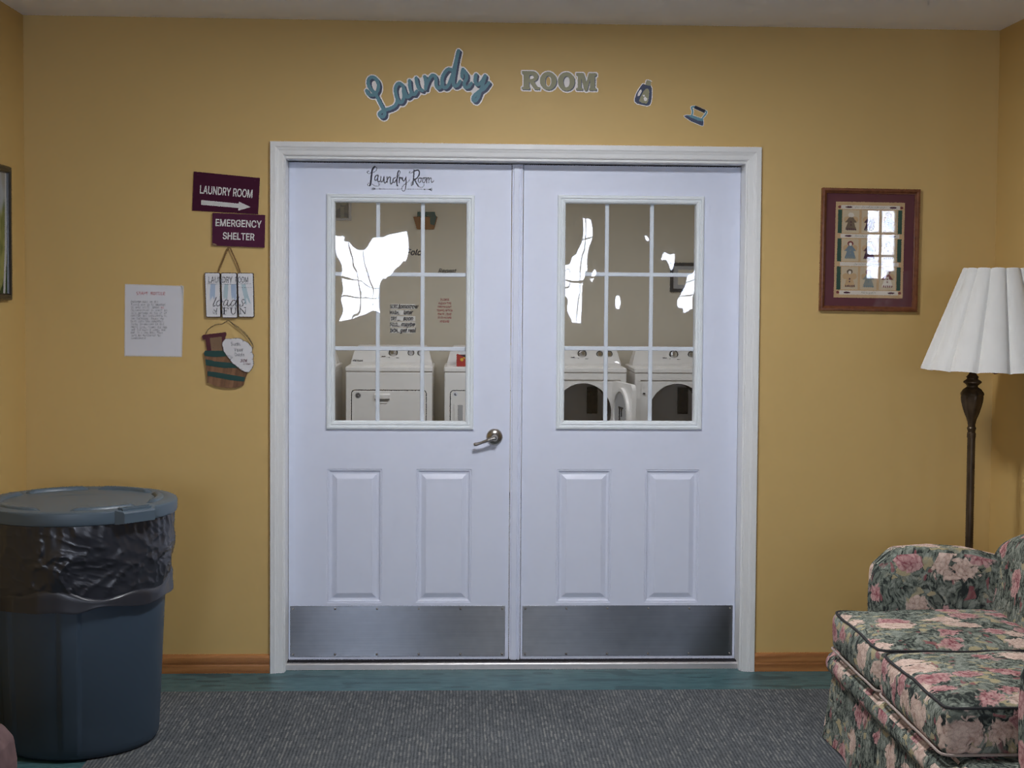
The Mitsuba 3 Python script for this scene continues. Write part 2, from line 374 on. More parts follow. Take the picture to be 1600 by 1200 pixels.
# door casing with mitred corners
cx0, cx1, czt = -1.0047, 1.0049, 2.1785
cas = [(0.0, 0.0), (0.0, -0.015), (0.002, -0.018), (0.020, -0.018), (0.026, -0.0150), (0.031, -0.0140), (0.036, -0.0120), (0.050, -0.0105), (0.0545, -0.0085), (0.0565, -0.0060), (0.0575, 0.0)]
def casing_piece(i):
    v, f = [], []
    for t, y in cas:
        path = [(cx0 + t, 0.0), (cx0 + t, czt - t), (cx1 - t, czt - t), (cx1 - t, 0.0)]
        v += [(path[i][0], y, path[i][1]), (path[i + 1][0], y, path[i + 1][1])]
    for k in range(len(cas) - 1):
        a = 2 * k; f += [[a, a + 2, a + 3], [a, a + 3, a + 1]]
    return TM(v, f)
t1 = thing('trim_1', 'white moulded casing framing the double doors', 'door casing', kind='structure')
for i in (1, 0, 2): part(t1, 'casing_board', casing_piece(i), 'trim_paint')
t2 = thing('trim_2', 'white door jamb lining the opening inside the casing', 'door jamb', kind='structure')
part(t2, 'jamb_board', box(-0.9715, -0.9435, 0.0, 0.158, 0.0, 2.137, 0.002), 'trim_paint')
part(t2, 'jamb_board', box(0.9415, 0.9715, 0.0, 0.158, 0.0, 2.137, 0.002), 'trim_paint')
part(t2, 'jamb_head', box(-0.9435, 0.9415, 0.0, 0.158, 2.110, 2.137, 0.002), 'trim_paint')
part(t2, 'stop', box(-0.9435, -0.931, 0.1405, 0.158, 0.0, 2.110), 'black_gap', label='door stop coloured black as the shade in the gap')  # stops coloured black so the gaps at the leaf edges look shaded
part(t2, 'stop', box(0.929, 0.9415, 0.1405, 0.158, 0.0, 2.110), 'black_gap', label='door stop coloured black as the shade in the gap')
part(t2, 'stop', box(-0.931, 0.929, 0.1405, 0.158, 2.090, 2.110), 'black_gap', label='door stop coloured black as the shade in the gap')
t4 = thing('trim_4', 'aluminium threshold under the double doors', 'threshold', kind='structure')
part(t4, 'sill', hull([(x, y, z) for x in (-0.9435, 0.9415) for y, z in ((0.030, 0.001), (0.0315, 0.022), (0.035, 0.0262), (0.150, 0.0262), (0.150, 0.001))]), 'aluminium')
part(t4, 'shade_strip', box(-0.9435, 0.9415, 0.055, 0.138, 0.0263, 0.0283), 'black_gap', label='black strip standing in for the shade under the door leaves')  # added black slab, paints the shade between sill and leaf bottoms

# ------------------------------------------------------------------ the two door leaves
YF, YB = 0.095, 0.140
LITE = [(i, YF + y) for i, y in ((0.0, 0.002), (0.0, -0.007), (0.003, -0.0105), (0.008, -0.0122), (0.013, -0.0120), (0.0165, -0.0075), (0.019, -0.0075), (0.022, -0.0100), (0.029, -0.0085), (0.0335, -0.004), (0.0345, 0.0295))]
PANEL = [(0.0, YF), (0.003, YF + 0.003), (0.006, YF + 0.002), (0.013, YF + 0.0085), (0.0185, YF + 0.0095), (0.0215, YF + 0.0095), (0.040, YF + 0.0015), (0.043, YF + 0.001)]
def wavy_pane(x0, x1, z0, z1, y, seed, amp):
    nx, nz = 120, 200
    X, Z = np.meshgrid(np.linspace(x0, x1, nx), np.linspace(z0, z1, nz))
    P = np.stack([X * 3.1, Z * 2.6, X * 0 + seed], -1)
    d = amp * (1.0 * meshkit.noise(P, seed) + 0.34 * meshkit.noise(P * [2.3, 2.0, 1], seed + 5) + 0.085 * meshkit.noise(P * [5.5, 4.0, 1], seed + 9) + 0.012 * meshkit.noise(P * [14, 9, 1], seed + 11))
    d = d - d.mean()
    v = np.stack([X, y + np.clip(d, -0.006, 0.006), Z], -1).reshape(-1, 3)
    i = np.arange(nz - 1)[:, None] * nx + np.arange(nx - 1)[None]; i = i.ravel()
    return TM(v, np.vstack([np.stack([i, i + 1, i + nx + 1], 1), np.stack([i, i + nx + 1, i + nx], 1)]))
def door(name, label, x0, x1, lite, bars_v, bars_h, panels, kick, seed, amp):
    d = thing(name, label, 'door', kind='structure')
    z0, z1 = 0.0285, 2.1040
    lx0, lx1, lz0, lz1 = lite
    face = sbox(x0, z0, x1, z1).difference(sbox(lx0 + 0.0335, lz0 + 0.0335, lx1 - 0.0335, lz1 - 0.0335))
    pz0, pz1 = 0.2674, 0.8320
    front = face
    for a, b in panels: front = front.difference(sbox(a, pz0, b, pz1))
    slab = [plate(front, YF + 0.0105, YF), plate(face, YB, YF + 0.0115)]
    part(d, 'leaf', slab, 'door_paint')
    for a, b in panels: part(d, 'raised_panel', rings(a, b, pz0, pz1, PANEL, True), 'door_paint')
    part(d, 'lite_frame', rings(lx0, lx1, lz0, lz1, LITE), 'lite_paint', label='white moulded frame around the glass')
    gx0, gx1, gz0, gz1 = lx0 + 0.034, lx1 - 0.034, lz0 + 0.034, lz1 - 0.034
    for b in bars_v: part(d, 'grille_bar', box(b - 0.0085, b + 0.0085, YF + 0.0205, YF + 0.0285, gz0, gz1, 0.002), 'bar_paint')
    for b in bars_h: part(d, 'grille_bar', box(gx0, gx1, YF + 0.0200, YF + 0.0290, b - 0.0085, b + 0.0085, 0.002), 'bar_paint')
    part(d, 'pane', wavy_pane(gx0, gx1, gz0, gz1, YF + 0.0125, seed, amp), 'glass', smooth=True, label='wavy clear sheet with bright window reflections')
    k0, k1 = kick
    kb = box(k0, k1, YF - 0.0022, YF, 0.0408, 0.2553, 0.0006); kb = TM(np.array(kb.vertices)[np.array(kb.faces)].reshape(-1, 3), np.arange(3 * len(kb.faces)).reshape(-1, 3))
    kp = part(d, 'kick_plate', kb, 'steel_plate', label='brushed steel kick plate', uv=np.array(kb.vertices)[:, [2, 0]])
    for i in range(6):
        for z in (0.2433, 0.0504):
            x = k0 + 0.012 + i * (k1 - k0 - 0.024) / 5
            part(kp, 'screw', lathe([(0.0048, 0.0), (0.0046, 0.0014), (0.0030, 0.0030), (0.0006, 0.0036)], (x, YF - 0.0022, z), 10, axis='-y'), 'nickel', smooth=True)
    return d
d1 = door('door_1', 'left white door leaf with nine lite glass, lever handle and script lettering', -0.9415, -0.0206, (-0.7862, -0.1733, 0.9978, 1.9759), (-0.5747, -0.3888), (1.6448, 1.3349),
          ((-0.7822, -0.5531), (-0.4104, -0.1794)), (-0.9349, -0.0347), 3, 0.0050)
d2 = door('door_2', 'right white door leaf with nine lite glass and no handle', 0.0306, 0.9398, (0.1723, 0.7872, 1.0013, 1.9809), (0.3818, 0.5707), (1.6524, 1.3409),
          ((0.1783, 0.4089), (0.5521, 0.7816)), (0.0382, 0.9303), 11, 0.0065)
t3 = thing('trim_3', 'white fluted astragal strip where the two door leaves meet', 'door astragal', kind='structure')
part(t3, 'strip', plate(sbox(-0.0176, 0.0311, 0.0268, 2.104), YF - 0.0002, YF - 0.014), 'door_paint')
part(t3, 'bead', box(-0.0121, 0.0130, YF - 0.0195, YF - 0.014, 0.028, 2.104, 0.002), 'door_paint')
part(t3, 'bead', box(0.0176, 0.0236, YF - 0.0175, YF - 0.014, 0.028, 2.104, 0.0015), 'door_paint')
# lever handle
hd = 'door_1__handle'
labels[hd] = {'label': 'satin nickel lever handle with round rose'}
part('door_1', 'handle', lathe([(0.0345, 0.0), (0.0345, 0.004), (0.032, 0.009), (0.026, 0.013), (0.018, 0.0165), (0.0155, 0.022), (0.0145, 0.040), (0.0135, 0.045)], (-0.0849, YF, 0.9687), 40, axis='-y'), 'nickel', smooth=40)
lp = curve([(-0.0849, 0.057, 0.9661), (-0.1045, 0.0535, 0.9611), (-0.1246, 0.0545, 0.9531), (-0.1457, 0.0575, 0.9451), (-0.1598, 0.0595, 0.9405), (-0.1703, 0.064, 0.9395)], 5)
part(hd, 'lever', [tube(lp, np.interp(np.linspace(0, 1, len(lp)), [0, 0.15, 0.5, 0.78, 0.9, 1], [0.0105, 0.0080, 0.0058, 0.0066, 0.0088, 0.0062]), 12),
                   lathe([(0.0125, 0.0), (0.0130, 0.006), (0.0115, 0.010)], (-0.0844, 0.061, 0.9661), 24, axis='-y')], 'nickel', smooth=45)
part(hd, 'lock_cylinder', lathe([(0.0082, 0.0), (0.0080, 0.0016), (0.0055, 0.0018)], (-0.0842, 0.051, 0.9659), 20, axis='-y'), 'appliance_dark')
part(hd, 'key_slot', plate(Point(-0.0840, 0.9657).buffer(0.0042), 0.0496, 0.0485), 'chrome')

# script lettering on the left leaf
tr = tracer((-0.6549, 2.1155), (2.314e-4, 0), (0, -2.311e-4))
u = 2.3e-4
thin, mid, thick = 9 * u, 17 * u, 29 * u
dl = [stroke(tr, p, w) for p, w in [
    ([(186, 195), (168, 190), (154, 212), (178, 235), (228, 226), (288, 205), (326, 160), (315, 122), (285, 110)], thin),
    ([(288, 110), (252, 150), (236, 230), (226, 330), (214, 425), (200, 452)], thick), ([(202, 455), (170, 452), (168, 420), (200, 406), (250, 430), (310, 460), (355, 456), (378, 426), (358, 416)], thin),
    ([(350, 262), (312, 272), (290, 320), (300, 362), (332, 338), (352, 282)], mid), ([(352, 268), (340, 330), (352, 384), (382, 370)], mid),
    ([(400, 290), (395, 350), (410, 386), (440, 352), (455, 294)], mid), ([(456, 290), (454, 370), (474, 406), (500, 372)], mid),
    ([(510, 290), (514, 392)], mid), ([(514, 345), (545, 296), (570, 302), (565, 372), (580, 420), (610, 390)], mid),
    ([(662, 302), (625, 322), (614, 372), (640, 390), (682, 330)], mid), ([(682, 330), (735, 232), (740, 190), (720, 176)], thin), ([(720, 176), (700, 222), (685, 340), (686, 440), (700, 445)], mid * 1.2),
    ([(730, 290), (726, 396)], mid), ([(726, 342), (746, 308), (765, 302), (770, 330)], mid),
    ([(786, 300), (790, 352), (812, 362), (842, 310)], mid), ([(845, 290), (850, 400), (836, 510), (804, 546), (774, 520), (786, 462), (840, 410), (890, 370), (916, 334)], thin), ([(846, 290), (851, 400), (838, 500)], mid),
    ([(922, 190), (904, 210), (926, 222), (970, 200), (1010, 176)], thin), ([(1010, 176), (1055, 166), (1085, 192), (1080, 250), (1040, 312), (1000, 332)], mid * 1.3),
    ([(990, 165), (985, 300), (970, 422)], mid * 1.3), ([(970, 422), (950, 446), (940, 410), (965, 370), (1000, 330)], thin), ([(1000, 330), (1030, 392), (1070, 452)], mid * 1.3), ([(1070, 455), (1120, 475), (1164, 450), (1172, 410)], thin),
    ([(1096, 300), (1068, 332), (1076, 380), (1106, 376), (1118, 330), (1096, 300), (1140, 312)], 13 * u), ([(1166, 300), (1145, 340), (1150, 386), (1180, 380), (1192, 332), (1166, 300), (1206, 302)], 13 * u),
    ([(1215, 300), (1215, 392)], mid), ([(1215, 345), (1240, 300), (1256, 312), (1255, 386)], 13 * u), ([(1255, 345), (1285, 300), (1300, 322), (1302, 372), (1322, 380), (1345, 350)], 13 * u)]]
dl += [stroke(tr, p, 6 * u, False) for p in ([(380, 508), (770, 508)], [(858, 508), (1172, 508)], [(225, 508), (380, 508)], [(1180, 508), (1335, 508)], [(245, 484), (262, 506), (245, 534)], [(1310, 484), (1290, 508), (1310, 536)])]
dl += [Polygon(tr(p)) for p in ([(258, 484), (320, 508), (258, 532), (276, 508)], [(1300, 486), (1240, 508), (1300, 532), (1284, 508)], [(366, 508), (382, 494), (398, 508), (382, 522)], [(1164, 508), (1182, 494), (1198, 508), (1182, 522)])]
part('door_1', 'script_lettering', plate(union_all(dl), YF, YF - 0.0007), 'ink', label='dark script words Laundry Room with an arrow line under them')

# ------------------------------------------------------------------ hall windows behind the camera and the lamp (they light the place and mirror in its glass)
def window(name, label, x0, x1, z0, z1, nv, nh):
    w = thing(name, label, 'window', kind='structure')
    y = YR
    part(w, 'frame', [box(x0 - 0.05, x0, y, y + 0.06, z0 - 0.05, z1 + 0.05, 0.004), box(x1, x1 + 0.05, y, y + 0.06, z0 - 0.05, z1 + 0.05, 0.004), box(x0, x1, y, y + 0.06, z1, z1 + 0.05, 0.004), box(x0, x1, y, y + 0.08, z0 - 0.05, z0, 0.004)], 'white_metal')
    for i in range(1, nv): part(w, 'muntin', box(x0 + (x1 - x0) * i / nv - 0.012, x0 + (x1 - x0) * i / nv + 0.012, y + 0.012, y + 0.035, z0, z1), 'white_metal')
    for i in range(1, nh): part(w, 'muntin', box(x0, x1, y + 0.014, y + 0.033, z0 + (z1 - z0) * i / nh - 0.012, z0 + (z1 - z0) * i / nh + 0.012), 'white_metal')
    pane = TM([(x0, y + 0.01, z0), (x1, y + 0.01, z0), (x1, y + 0.01, z1), (x0, y + 0.01, z1)], [[0, 2, 1], [0, 3, 2]])
    part(w, 'pane', pane, 'white_metal', emitter={'type': 'area', 'radiance': {'type': 'rgb', 'value': list(DAY)}})
window('window_1', 'daylit window mirrored at the left of the left door glass', -1.66, -0.78, 1.20, 2.22, 3, 3)
window('window_2', 'daylit window mirrored in the right door glass', 0.80, 1.06, 1.25, 2.22, 2, 3)
window('window_4', 'narrow daylit window mirrored at the right of the right door glass', 1.90, 2.14, 1.30, 2.22, 1, 3)
window('window_3', 'narrow daylit window mirrored in the framed picture', 3.82, 4.10, 1.74, 2.42, 2, 3)
cl = thing('ceiling_lamp', 'round flush ceiling lamp in front of the double doors', 'ceiling lamp')
part(cl, 'base', lathe([(0.215, -0.022), (0.215, 0.0)], (0.10, -1.70, H), 40), 'white_metal')
part(cl, 'diffuser', TM(np.vstack([[(0.10, -1.70, H - 0.024)], np.stack([0.10 + 0.20 * np.cos(np.arange(40) * np.pi / 20), -1.70 + 0.20 * np.sin(np.arange(40) * np.pi / 20), np.full(40, H - 0.024)], 1)]),
     [[0, 1 + (i + 1) % 40, 1 + i] for i in range(40)]), 'white_metal', emitter={'type': 'area', 'radiance': {'type': 'rgb', 'value': list(LAMP)}})

# ------------------------------------------------------------------ the laundry room shell
wall('wall_laundry_back', box(-3.1, 2.6, 5.95, 6.05, 0, H), 'khaki rear wall of the laundry room above the dryers', 'laundry_paint')
wall('wall_laundry_left', box(-3.2, -3.1, 0.14, 5.95, 0, H), 'khaki left wall of the laundry room', 'laundry_paint')
wall('wall_laundry_right', box(2.6, 2.7, 0.14, 5.95, 0, H), 'khaki right wall of the laundry room', 'laundry_paint')
wall('wall_laundry_front', plate(sbox(-3.1, 0, 2.6, H).difference(sbox(XL - 0.1, -1, XR + 0.1, 3)), 0.14, 0.04), 'khaki front wall of the laundry room beside the doors', 'laundry_paint')
solo('laundry_ceiling', box(-3.2, 2.7, 0.14, 6.05, H, H + 0.1), 'laundry_paint', 'pale ceiling of the laundry room', 'ceiling', kind='structure')
solo('laundry_floor', box(-3.2, 2.7, 0.14, 6.05, -0.1, 0.0), 'laundry_floor', 'grey floor of the laundry room', 'floor', kind='structure')
for i, (x, txt) in enumerate(((-0.9, 'left'), (0.7, 'right'))):
    t = thing('fluorescent_light', f'fluorescent ceiling light over the {txt} half of the laundry room', 'ceiling light', 'fluorescent lights of the laundry room')
    part(t, 'housing', box(x - 0.62, x + 0.62, 3.32, 3.68, H - 0.05, H, 0.01), 'white_metal')
    part(t, 'diffuser', TM([(x - 0.6, 3.34, H - 0.052), (x + 0.6, 3.34, H - 0.052), (x + 0.6, 3.66, H - 0.052), (x - 0.6, 3.66, H - 0.052)], [[0, 2, 1], [0, 3, 2]]), 'white_metal',
         emitter={'type': 'area', 'radiance': {'type': 'rgb', 'value': list(LAUNDRY)}})

# ================================================================== THINGS ON THE WALL
# big two-colour word over the doors
tr = tracer((-0.6497, 2.5985), (3.575e-4, 0), (0, -3.557e-4)); u = 3.57e-4
word = [[(95, 590), (118, 630), (165, 640), (205, 612), (228, 560), (225, 500), (195, 452), (155, 436), (122, 456), (112, 502), (130, 560), (170, 602), (205, 642), (235, 702), (270, 770), (297, 822), (300, 860), (280, 886), (250, 876), (240, 850), (265, 826), (310, 806), (370, 786), (415, 760), (436, 722), (442, 690)],
        [(500, 524), (465, 502), (435, 522), (420, 572), (430, 642), (455, 704), (485, 720), (510, 690), (520, 640), (510, 582)], [(506, 530), (528, 600), (555, 656), (588, 640), (605, 600)],
        [(580, 470), (585, 540), (605, 610), (638, 624), (662, 590)], [(655, 440), (666, 500), (690, 560), (728, 580)],
        [(752, 422), (768, 482), (765, 560)], [(768, 540), (790, 472), (830, 412), (864, 410), (882, 450), (882, 512), (905, 550), (940, 532), (960, 490)],
        [(1060, 342), (1018, 334), (975, 382), (950, 452), (956, 520), (985, 546), (1020, 520), (1050, 452), (1076, 370), (1100, 270), (1120, 182), (1136, 122)], [(1128, 150), (1108, 252), (1090, 380), (1076, 470), (1092, 524), (1130, 510), (1156, 470)],
        [(1186, 334), (1176, 400), (1180, 420)], [(1188, 334), (1226, 392), (1226, 442), (1200, 492), (1216, 536), (1256, 530), (1282, 490)],
        [(1336, 392), (1326, 452), (1342, 502), (1380, 492), (1420, 442), (1440, 402)], [(1440, 404), (1415, 502), (1386, 582), (1360, 652), (1330, 690), (1306, 680), (1312, 640), (1362, 590), (1430, 550), (1482, 482)]]
face = union_all([stroke(tr, p, 40 * u) for p in word])
dark = union_all([face, affinity.translate(face, 12 * u, -12 * u), affinity.translate(face, 21 * u, -21 * u)])
back = dark.buffer(30 * u).buffer(-17 * u).simplify(0.0004)
back = Polygon(back.exterior) if back.geom_type == 'Polygon' else back
t = thing('word_sticker', 'teal blue script word Laundry on the wall over the doors', 'wall sticker')
part(t, 'backing', plate(back, 0, -0.0012), 'sticker_white', label='white outline backing')
part(t, 'shadow_print', plate(dark, -0.0012, -0.0017), 'navy', label='navy drop shadow of the letters')
part(t, 'letters', plate(face, -0.0017, -0.0021), 'teal_ink', label='teal letters')
# slab-serif ROOM
tr = tracer((-0.0257, 2.5303), (2.456e-4, 0), (0, -2.434e-4)); u = 2.45e-4
def pol(pts, holes=()): return Polygon(tr(pts), [tr(h) for h in holes])
def oval(cx, cy, rx, ry): return Polygon(tr([(cx + rx * math.cos(a), cy + ry * math.sin(a)) for a in np.linspace(0, 2 * np.pi, 40, endpoint=False)]))
Rr = union_all([pol([(168, 220), (360, 220), (360, 268), (290, 268), (290, 280), (285, 480), (300, 485), (300, 525), (168, 525), (168, 485), (195, 480), (195, 268), (168, 262)]),
                oval(345, 306, 92, 86).difference(oval(322, 318, 44, 34)).difference(pol([(200, 200), (290, 200), (290, 420), (200, 420)])), pol([(285, 352), (345, 352), (430, 482), (465, 485), (465, 525), (380, 525), (285, 395)])])
O1, O2 = oval(606, 378, 138, 152).difference(oval(606, 384, 52, 92)), oval(908, 384, 140, 156).difference(oval(910, 388, 54, 92))
Mm = pol([(1070, 238), (1190, 238), (1238, 400), (1285, 238), (1405, 238), (1405, 278), (1382, 288), (1382, 484), (1410, 492), (1410, 525), (1290, 525), (1290, 492), (1305, 484), (1305, 340), (1252, 535), (1215, 535), (1155, 330), (1155, 484), (1180, 492), (1180, 525), (1070, 525), (1070, 492), (1098, 484), (1098, 288), (1070, 278)])
letters = union_all([Rr, O1, O2, Mm]); sh = union_all([letters, affinity.translate(letters, 7 * u, -8 * u), affinity.translate(letters, 14 * u, -14 * u)])
bk = sh.buffer(20 * u).simplify(0.0003); bk = Polygon(bk.exterior).difference(oval(608, 386, 36, 78)) if bk.geom_type == 'Polygon' else bk
t = thing('word_sticker', 'sage green block word ROOM on the wall over the doors', 'wall sticker')
part(t, 'backing', plate(bk, 0, -0.0012), 'sticker_white', label='white outline backing')
part(t, 'shadow_print', plate(sh, -0.0012, -0.0017), 'slate_ink', label='slate drop shadow of the letters')
part(t, 'letters', plate(letters, -0.0017, -0.0021), 'sage_ink', label='sage green letters')
# detergent and iron stickers
tr = tracer((0.4201, 2.4849), (2.474e-4, 0), (0, -2.445e-4)); u = 2.46e-4
t = thing('detergent_sticker', 'blue detergent bottle sticker with a green cap right of the word ROOM', 'wall sticker')
body = pol([(372, 228), (440, 242), (495, 252), (512, 300), (512, 420), (500, 520), (480, 560), (440, 574), (380, 562), (280, 538), (248, 510), (246, 470), (275, 380), (320, 300)]).buffer(8 * u)
capp = pol([(432, 156), (470, 160), (505, 172), (500, 250), (408, 236), (418, 200)])
part(t, 'backing', plate(union_all([body, capp]).buffer(14 * u).difference(pol([(505, 180), (530, 180), (530, 245), (505, 245)])), 0, -0.0012), 'sticker_white')
part(t, 'bottle', plate(body, -0.0012, -0.0016), 'navy')
part(t, 'cap', plate(capp, -0.0012, -0.0017), 'sage_ink')
part(t, 'front_label', plate(pol([(420, 304), (456, 302), (474, 340), (470, 420), (452, 520), (430, 546), (360, 530), (312, 505), (330, 450), (380, 350)]).buffer(4 * u), -0.0016, -0.002), 'sage_ink')
part(t, 'grip_hole', plate(pol([(330, 312), (352, 316), (350, 350), (318, 412), (298, 426), (282, 418), (286, 390), (308, 340)]), -0.0016, -0.002), 'sticker_white')
part(t, 'bubble_print', plate(union_all([oval(415, 470, 32, 34), oval(388, 415, 17, 16)]).difference(oval(440, 440, 14, 12)), -0.002, -0.0023), 'sticker_white')
t = thing('iron_sticker', 'teal flat iron sticker with a navy grip, rightmost of the stickers over the doors', 'wall sticker')
sole = pol([(1062, 742), (1110, 728), (1180, 735), (1200, 730), (1350, 782), (1380, 790), (1390, 850), (1380, 905), (1340, 895), (1180, 830), (1085, 768)])
posts = [stroke(tr, [(1195, 730), (1205, 660), (1186, 600), (1225, 588), (1250, 592)], 26 * u), stroke(tr, [(1370, 775), (1420, 710), (1440, 672), (1405, 650)], 26 * u)]; post = union_all(posts)
part(t, 'backing', plate(union_all([sole, post, pol([(1240, 570), (1412, 640), (1400, 686), (1228, 612)])]).buffer(9 * u), 0, -0.0012), 'sticker_white')
for q in posts: part(t, 'handle_post', plate(q, -0.0012, -0.0016), 'teal_ink')
part(t, 'sole', plate(sole, -0.0012, -0.0017), 'navy')
part(t, 'upper_body', plate(pol([(1110, 730), (1195, 730), (1350, 782), (1380, 792), (1384, 830), (1300, 818), (1160, 762)]), -0.0017, -0.002), 'teal_ink')
part(t, 'grip', plate(pol([(1246, 570), (1415, 640), (1402, 686), (1232, 612)]).buffer(4 * u), -0.0012, -0.002), 'ink')

# maroon direction signs
tr = tracer((-1.6258, 2.0955), (4.288e-4, 0), (0, -4.313e-4)); u = 4.3e-4
t = thing('sign', 'maroon sign reading LAUNDRY ROOM with a white arrow, left of the door casing', 'sign')
part(t, 'board', plate(pol([(731, 98), (1350, 152), (1333, 492), (716, 463)]), 0, -0.006), 'maroon')
part(t, 'lettering', plate(put(fit(text2d('LAUNDRY ROOM', 72 * u, bold=3), 494 * u), *tr((1033, 319)), -4.4), -0.006, -0.0066), 'sign_white', label='white words LAUNDRY ROOM')
part(t, 'arrow', plate(pol([(800, 364), (1152, 394), (1154, 375), (1264, 426), (1148, 461), (1149, 436), (798, 409)]), -0.006, -0.0066), 'sign_white', label='white arrow pointing right')
for a in ((765, 130), (1306, 178)): part(t, 'pin', lathe([(0.0035, 0), (0.0028, 0.0015)], (tr(a)[0], -0.006, tr(a)[1]), 10, axis='-y'), 'maroon_light')
t = thing('sign', 'maroon sign reading EMERGENCY SHELTER hung just below the arrow sign', 'sign')
bd = pol([(908, 484), (1400, 500), (1395, 806), (904, 790)])
part(t, 'board', plate(bd.buffer(-5 * u).buffer(5 * u), -0.0005, -0.0105), 'maroon_light')
for w_, h_, wd, yy in (('EMERGENCY', 63, 432, 612), ('SHELTER', 62, 298, 733)): part(t, 'lettering', plate(put(fit(text2d(w_, h_ * u, bold=3), wd * u), *tr((1152, yy)), -1.9), -0.0105, -0.0111), 'sign_white', label='white word ' + w_)
part(t, 'worn_edge', plate(pol([(904, 768), (930, 770), (952, 786), (940, 790), (906, 789)]), -0.0105, -0.0108), 'washboard', label='chipped corner')

# three-slat plaque on twine
tr = tracer((-1.6263, 1.6827), (4.728e-4, 0), (0, -4.772e-4)); u = 4.75e-4
t = thing('slat_plaque', 'white three slat plaque reading LAUNDRY ROOM loads of FUN, hung on twine', 'wall plaque')
for x0, x1, y0, y1 in ((757, 891, 80, 460), (895, 1034, 80, 465), (1036, 1176, 80, 458)):
    q = Polygon(tr([(x0, y0), (x1 - 2, y0), (x1 + 5, y1), (x0 + 12, y1)])).buffer(-12 * u).buffer(12 * u)
    k = part(t, 'slat', plate(q, -0.003, -0.014), 'plank_edge', label='slat with dark painted edge')
    part(k, 'face', plate(q.buffer(-5 * u), -0.014, -0.0146), 'plank_white')
for yy in (150, 400): part(t, 'back_strip', plate(Polygon(tr([(780, yy), (1165, yy), (1165, yy + 28), (780, yy + 28)])), 0, -0.003), 'plank_edge')
for q in ([(872, 74), (912, -18), (962, -140)], [(1060, 76), (1030, -10), (970, -142)]):
    part(t, 'twine', tube(curve([(tr(p)[0], y_, tr(p)[1]) for p, y_ in zip(q, (-0.009, -0.013, -0.0125))], 6), 0.0028, 6), 'twine', label='brown twine hanger')
tr = tracer((-1.2756, 1.6567), (1.719e-4, 0), (0, -1.735e-4)); u = 1.727e-4
lt = [put(fit(text2d('LAUNDRY', 138 * u, bold=1), 560 * u), *tr((415, 302))), put(fit(text2d('ROOM', 135 * u, bold=1), 300 * u), *tr((915, 299)))]
part(t, 'top_lettering', plate(union_all(lt), -0.0146, -0.0150), 'gray_ink', label='thin words LAUNDRY ROOM')
rope = [stroke(tr, [(80, 330), (400, 340), (790, 335), (1140, 325)], 7 * u), stroke(tr, [(840, 410), (1150, 412)], 6 * u)]
for q in rope: part(t, 'clothes_line', plate(q, -0.0146, -0.0150), 'gray_ink')
for pts, m in (([(185, 335), (295, 330), (285, 690), (255, 690), (235, 610), (178, 740), (165, 600)], 'pin_blue'), ([(510, 335), (600, 330), (580, 690), (545, 690), (525, 640), (495, 700), (480, 600)], 'pin_teal'),
               ([(660, 340), (785, 330), (785, 700), (740, 700), (720, 640), (690, 700), (670, 600)], 'pin_blue'), ([(910, 340), (1000, 330), (1070, 600), (1130, 800), (1090, 770), (1020, 640), (1030, 820), (990, 800), (960, 600), (920, 450)], 'pin_teal')):
    part(t, 'clothespin_print', plate(Polygon(tr(pts)).buffer(0), -0.0146, -0.0149), m)
sc = [([(325, 635), (290, 720), (250, 810), (245, 845), (265, 855), (300, 830)], 17), ([(385, 712), (340, 750), (320, 810), (345, 850), (395, 830), (430, 760), (438, 712), (405, 702), (430, 730), (480, 745)], 16),
      ([(592, 720), (545, 710), (500, 760), (490, 820), (520, 845), (565, 800), (597, 730)], 16), ([(600, 718), (575, 800), (588, 850), (625, 835), (660, 790)], 17),
      ([(762, 720), (710, 715), (670, 770), (660, 825), (690, 850), (740, 810), (790, 722), (850, 635)], 16), ([(812, 700), (772, 800), (788, 850), (830, 828)], 18),
      ([(980, 702), (940, 695), (915, 730), (940, 780), (946, 820), (910, 855), (872, 850), (862, 825), (890, 815)], 15), ([(946, 806), (988, 772), (1012, 750)], 9)]
part(t, 'script_lettering', plate(union_all([stroke(tr, p, w * u) for p, w in sc]), -0.0146, -0.0151), 'ink', label='script word loads')
def bars(*rs): return [Polygon(tr([(a, b), (c, b), (c, d), (a, d)])) for a, b, c, d in rs]
fun = [stroke(tr, [(268, 938), (242, 985), (268, 1034), (294, 985), (268, 938)], 10 * u), stroke(tr, [(346, 908), (326, 918), (320, 960), (320, 1042)], 12 * u)] + bars((300, 955, 345, 964), (305, 1036, 338, 1044))
fun += bars((488, 885, 515, 1046), (462, 885, 602, 898), (592, 885, 602, 928), (510, 955, 562, 967), (552, 935, 562, 985), (460, 1036, 545, 1048))
fun += [stroke(tr, [(668, 890), (668, 985), (695, 1036), (735, 1036), (768, 985), (770, 890)], 18 * u)] + bars((655, 888, 682, 990), (630, 885, 706, 897), (742, 885, 800, 897))
fun += [Polygon(tr([(848, 886), (884, 886), (1003, 1020), (1003, 1036), (985, 1036), (880, 905)]))] + bars((874, 890, 884, 1030), (994, 878, 1004, 1036), (835, 884, 885, 894), (965, 874, 1022, 885), (848, 1022, 908, 1034))
part(t, 'block_lettering', plate(union_all(fun), -0.0146, -0.0151), 'ink', label='words of FUN')

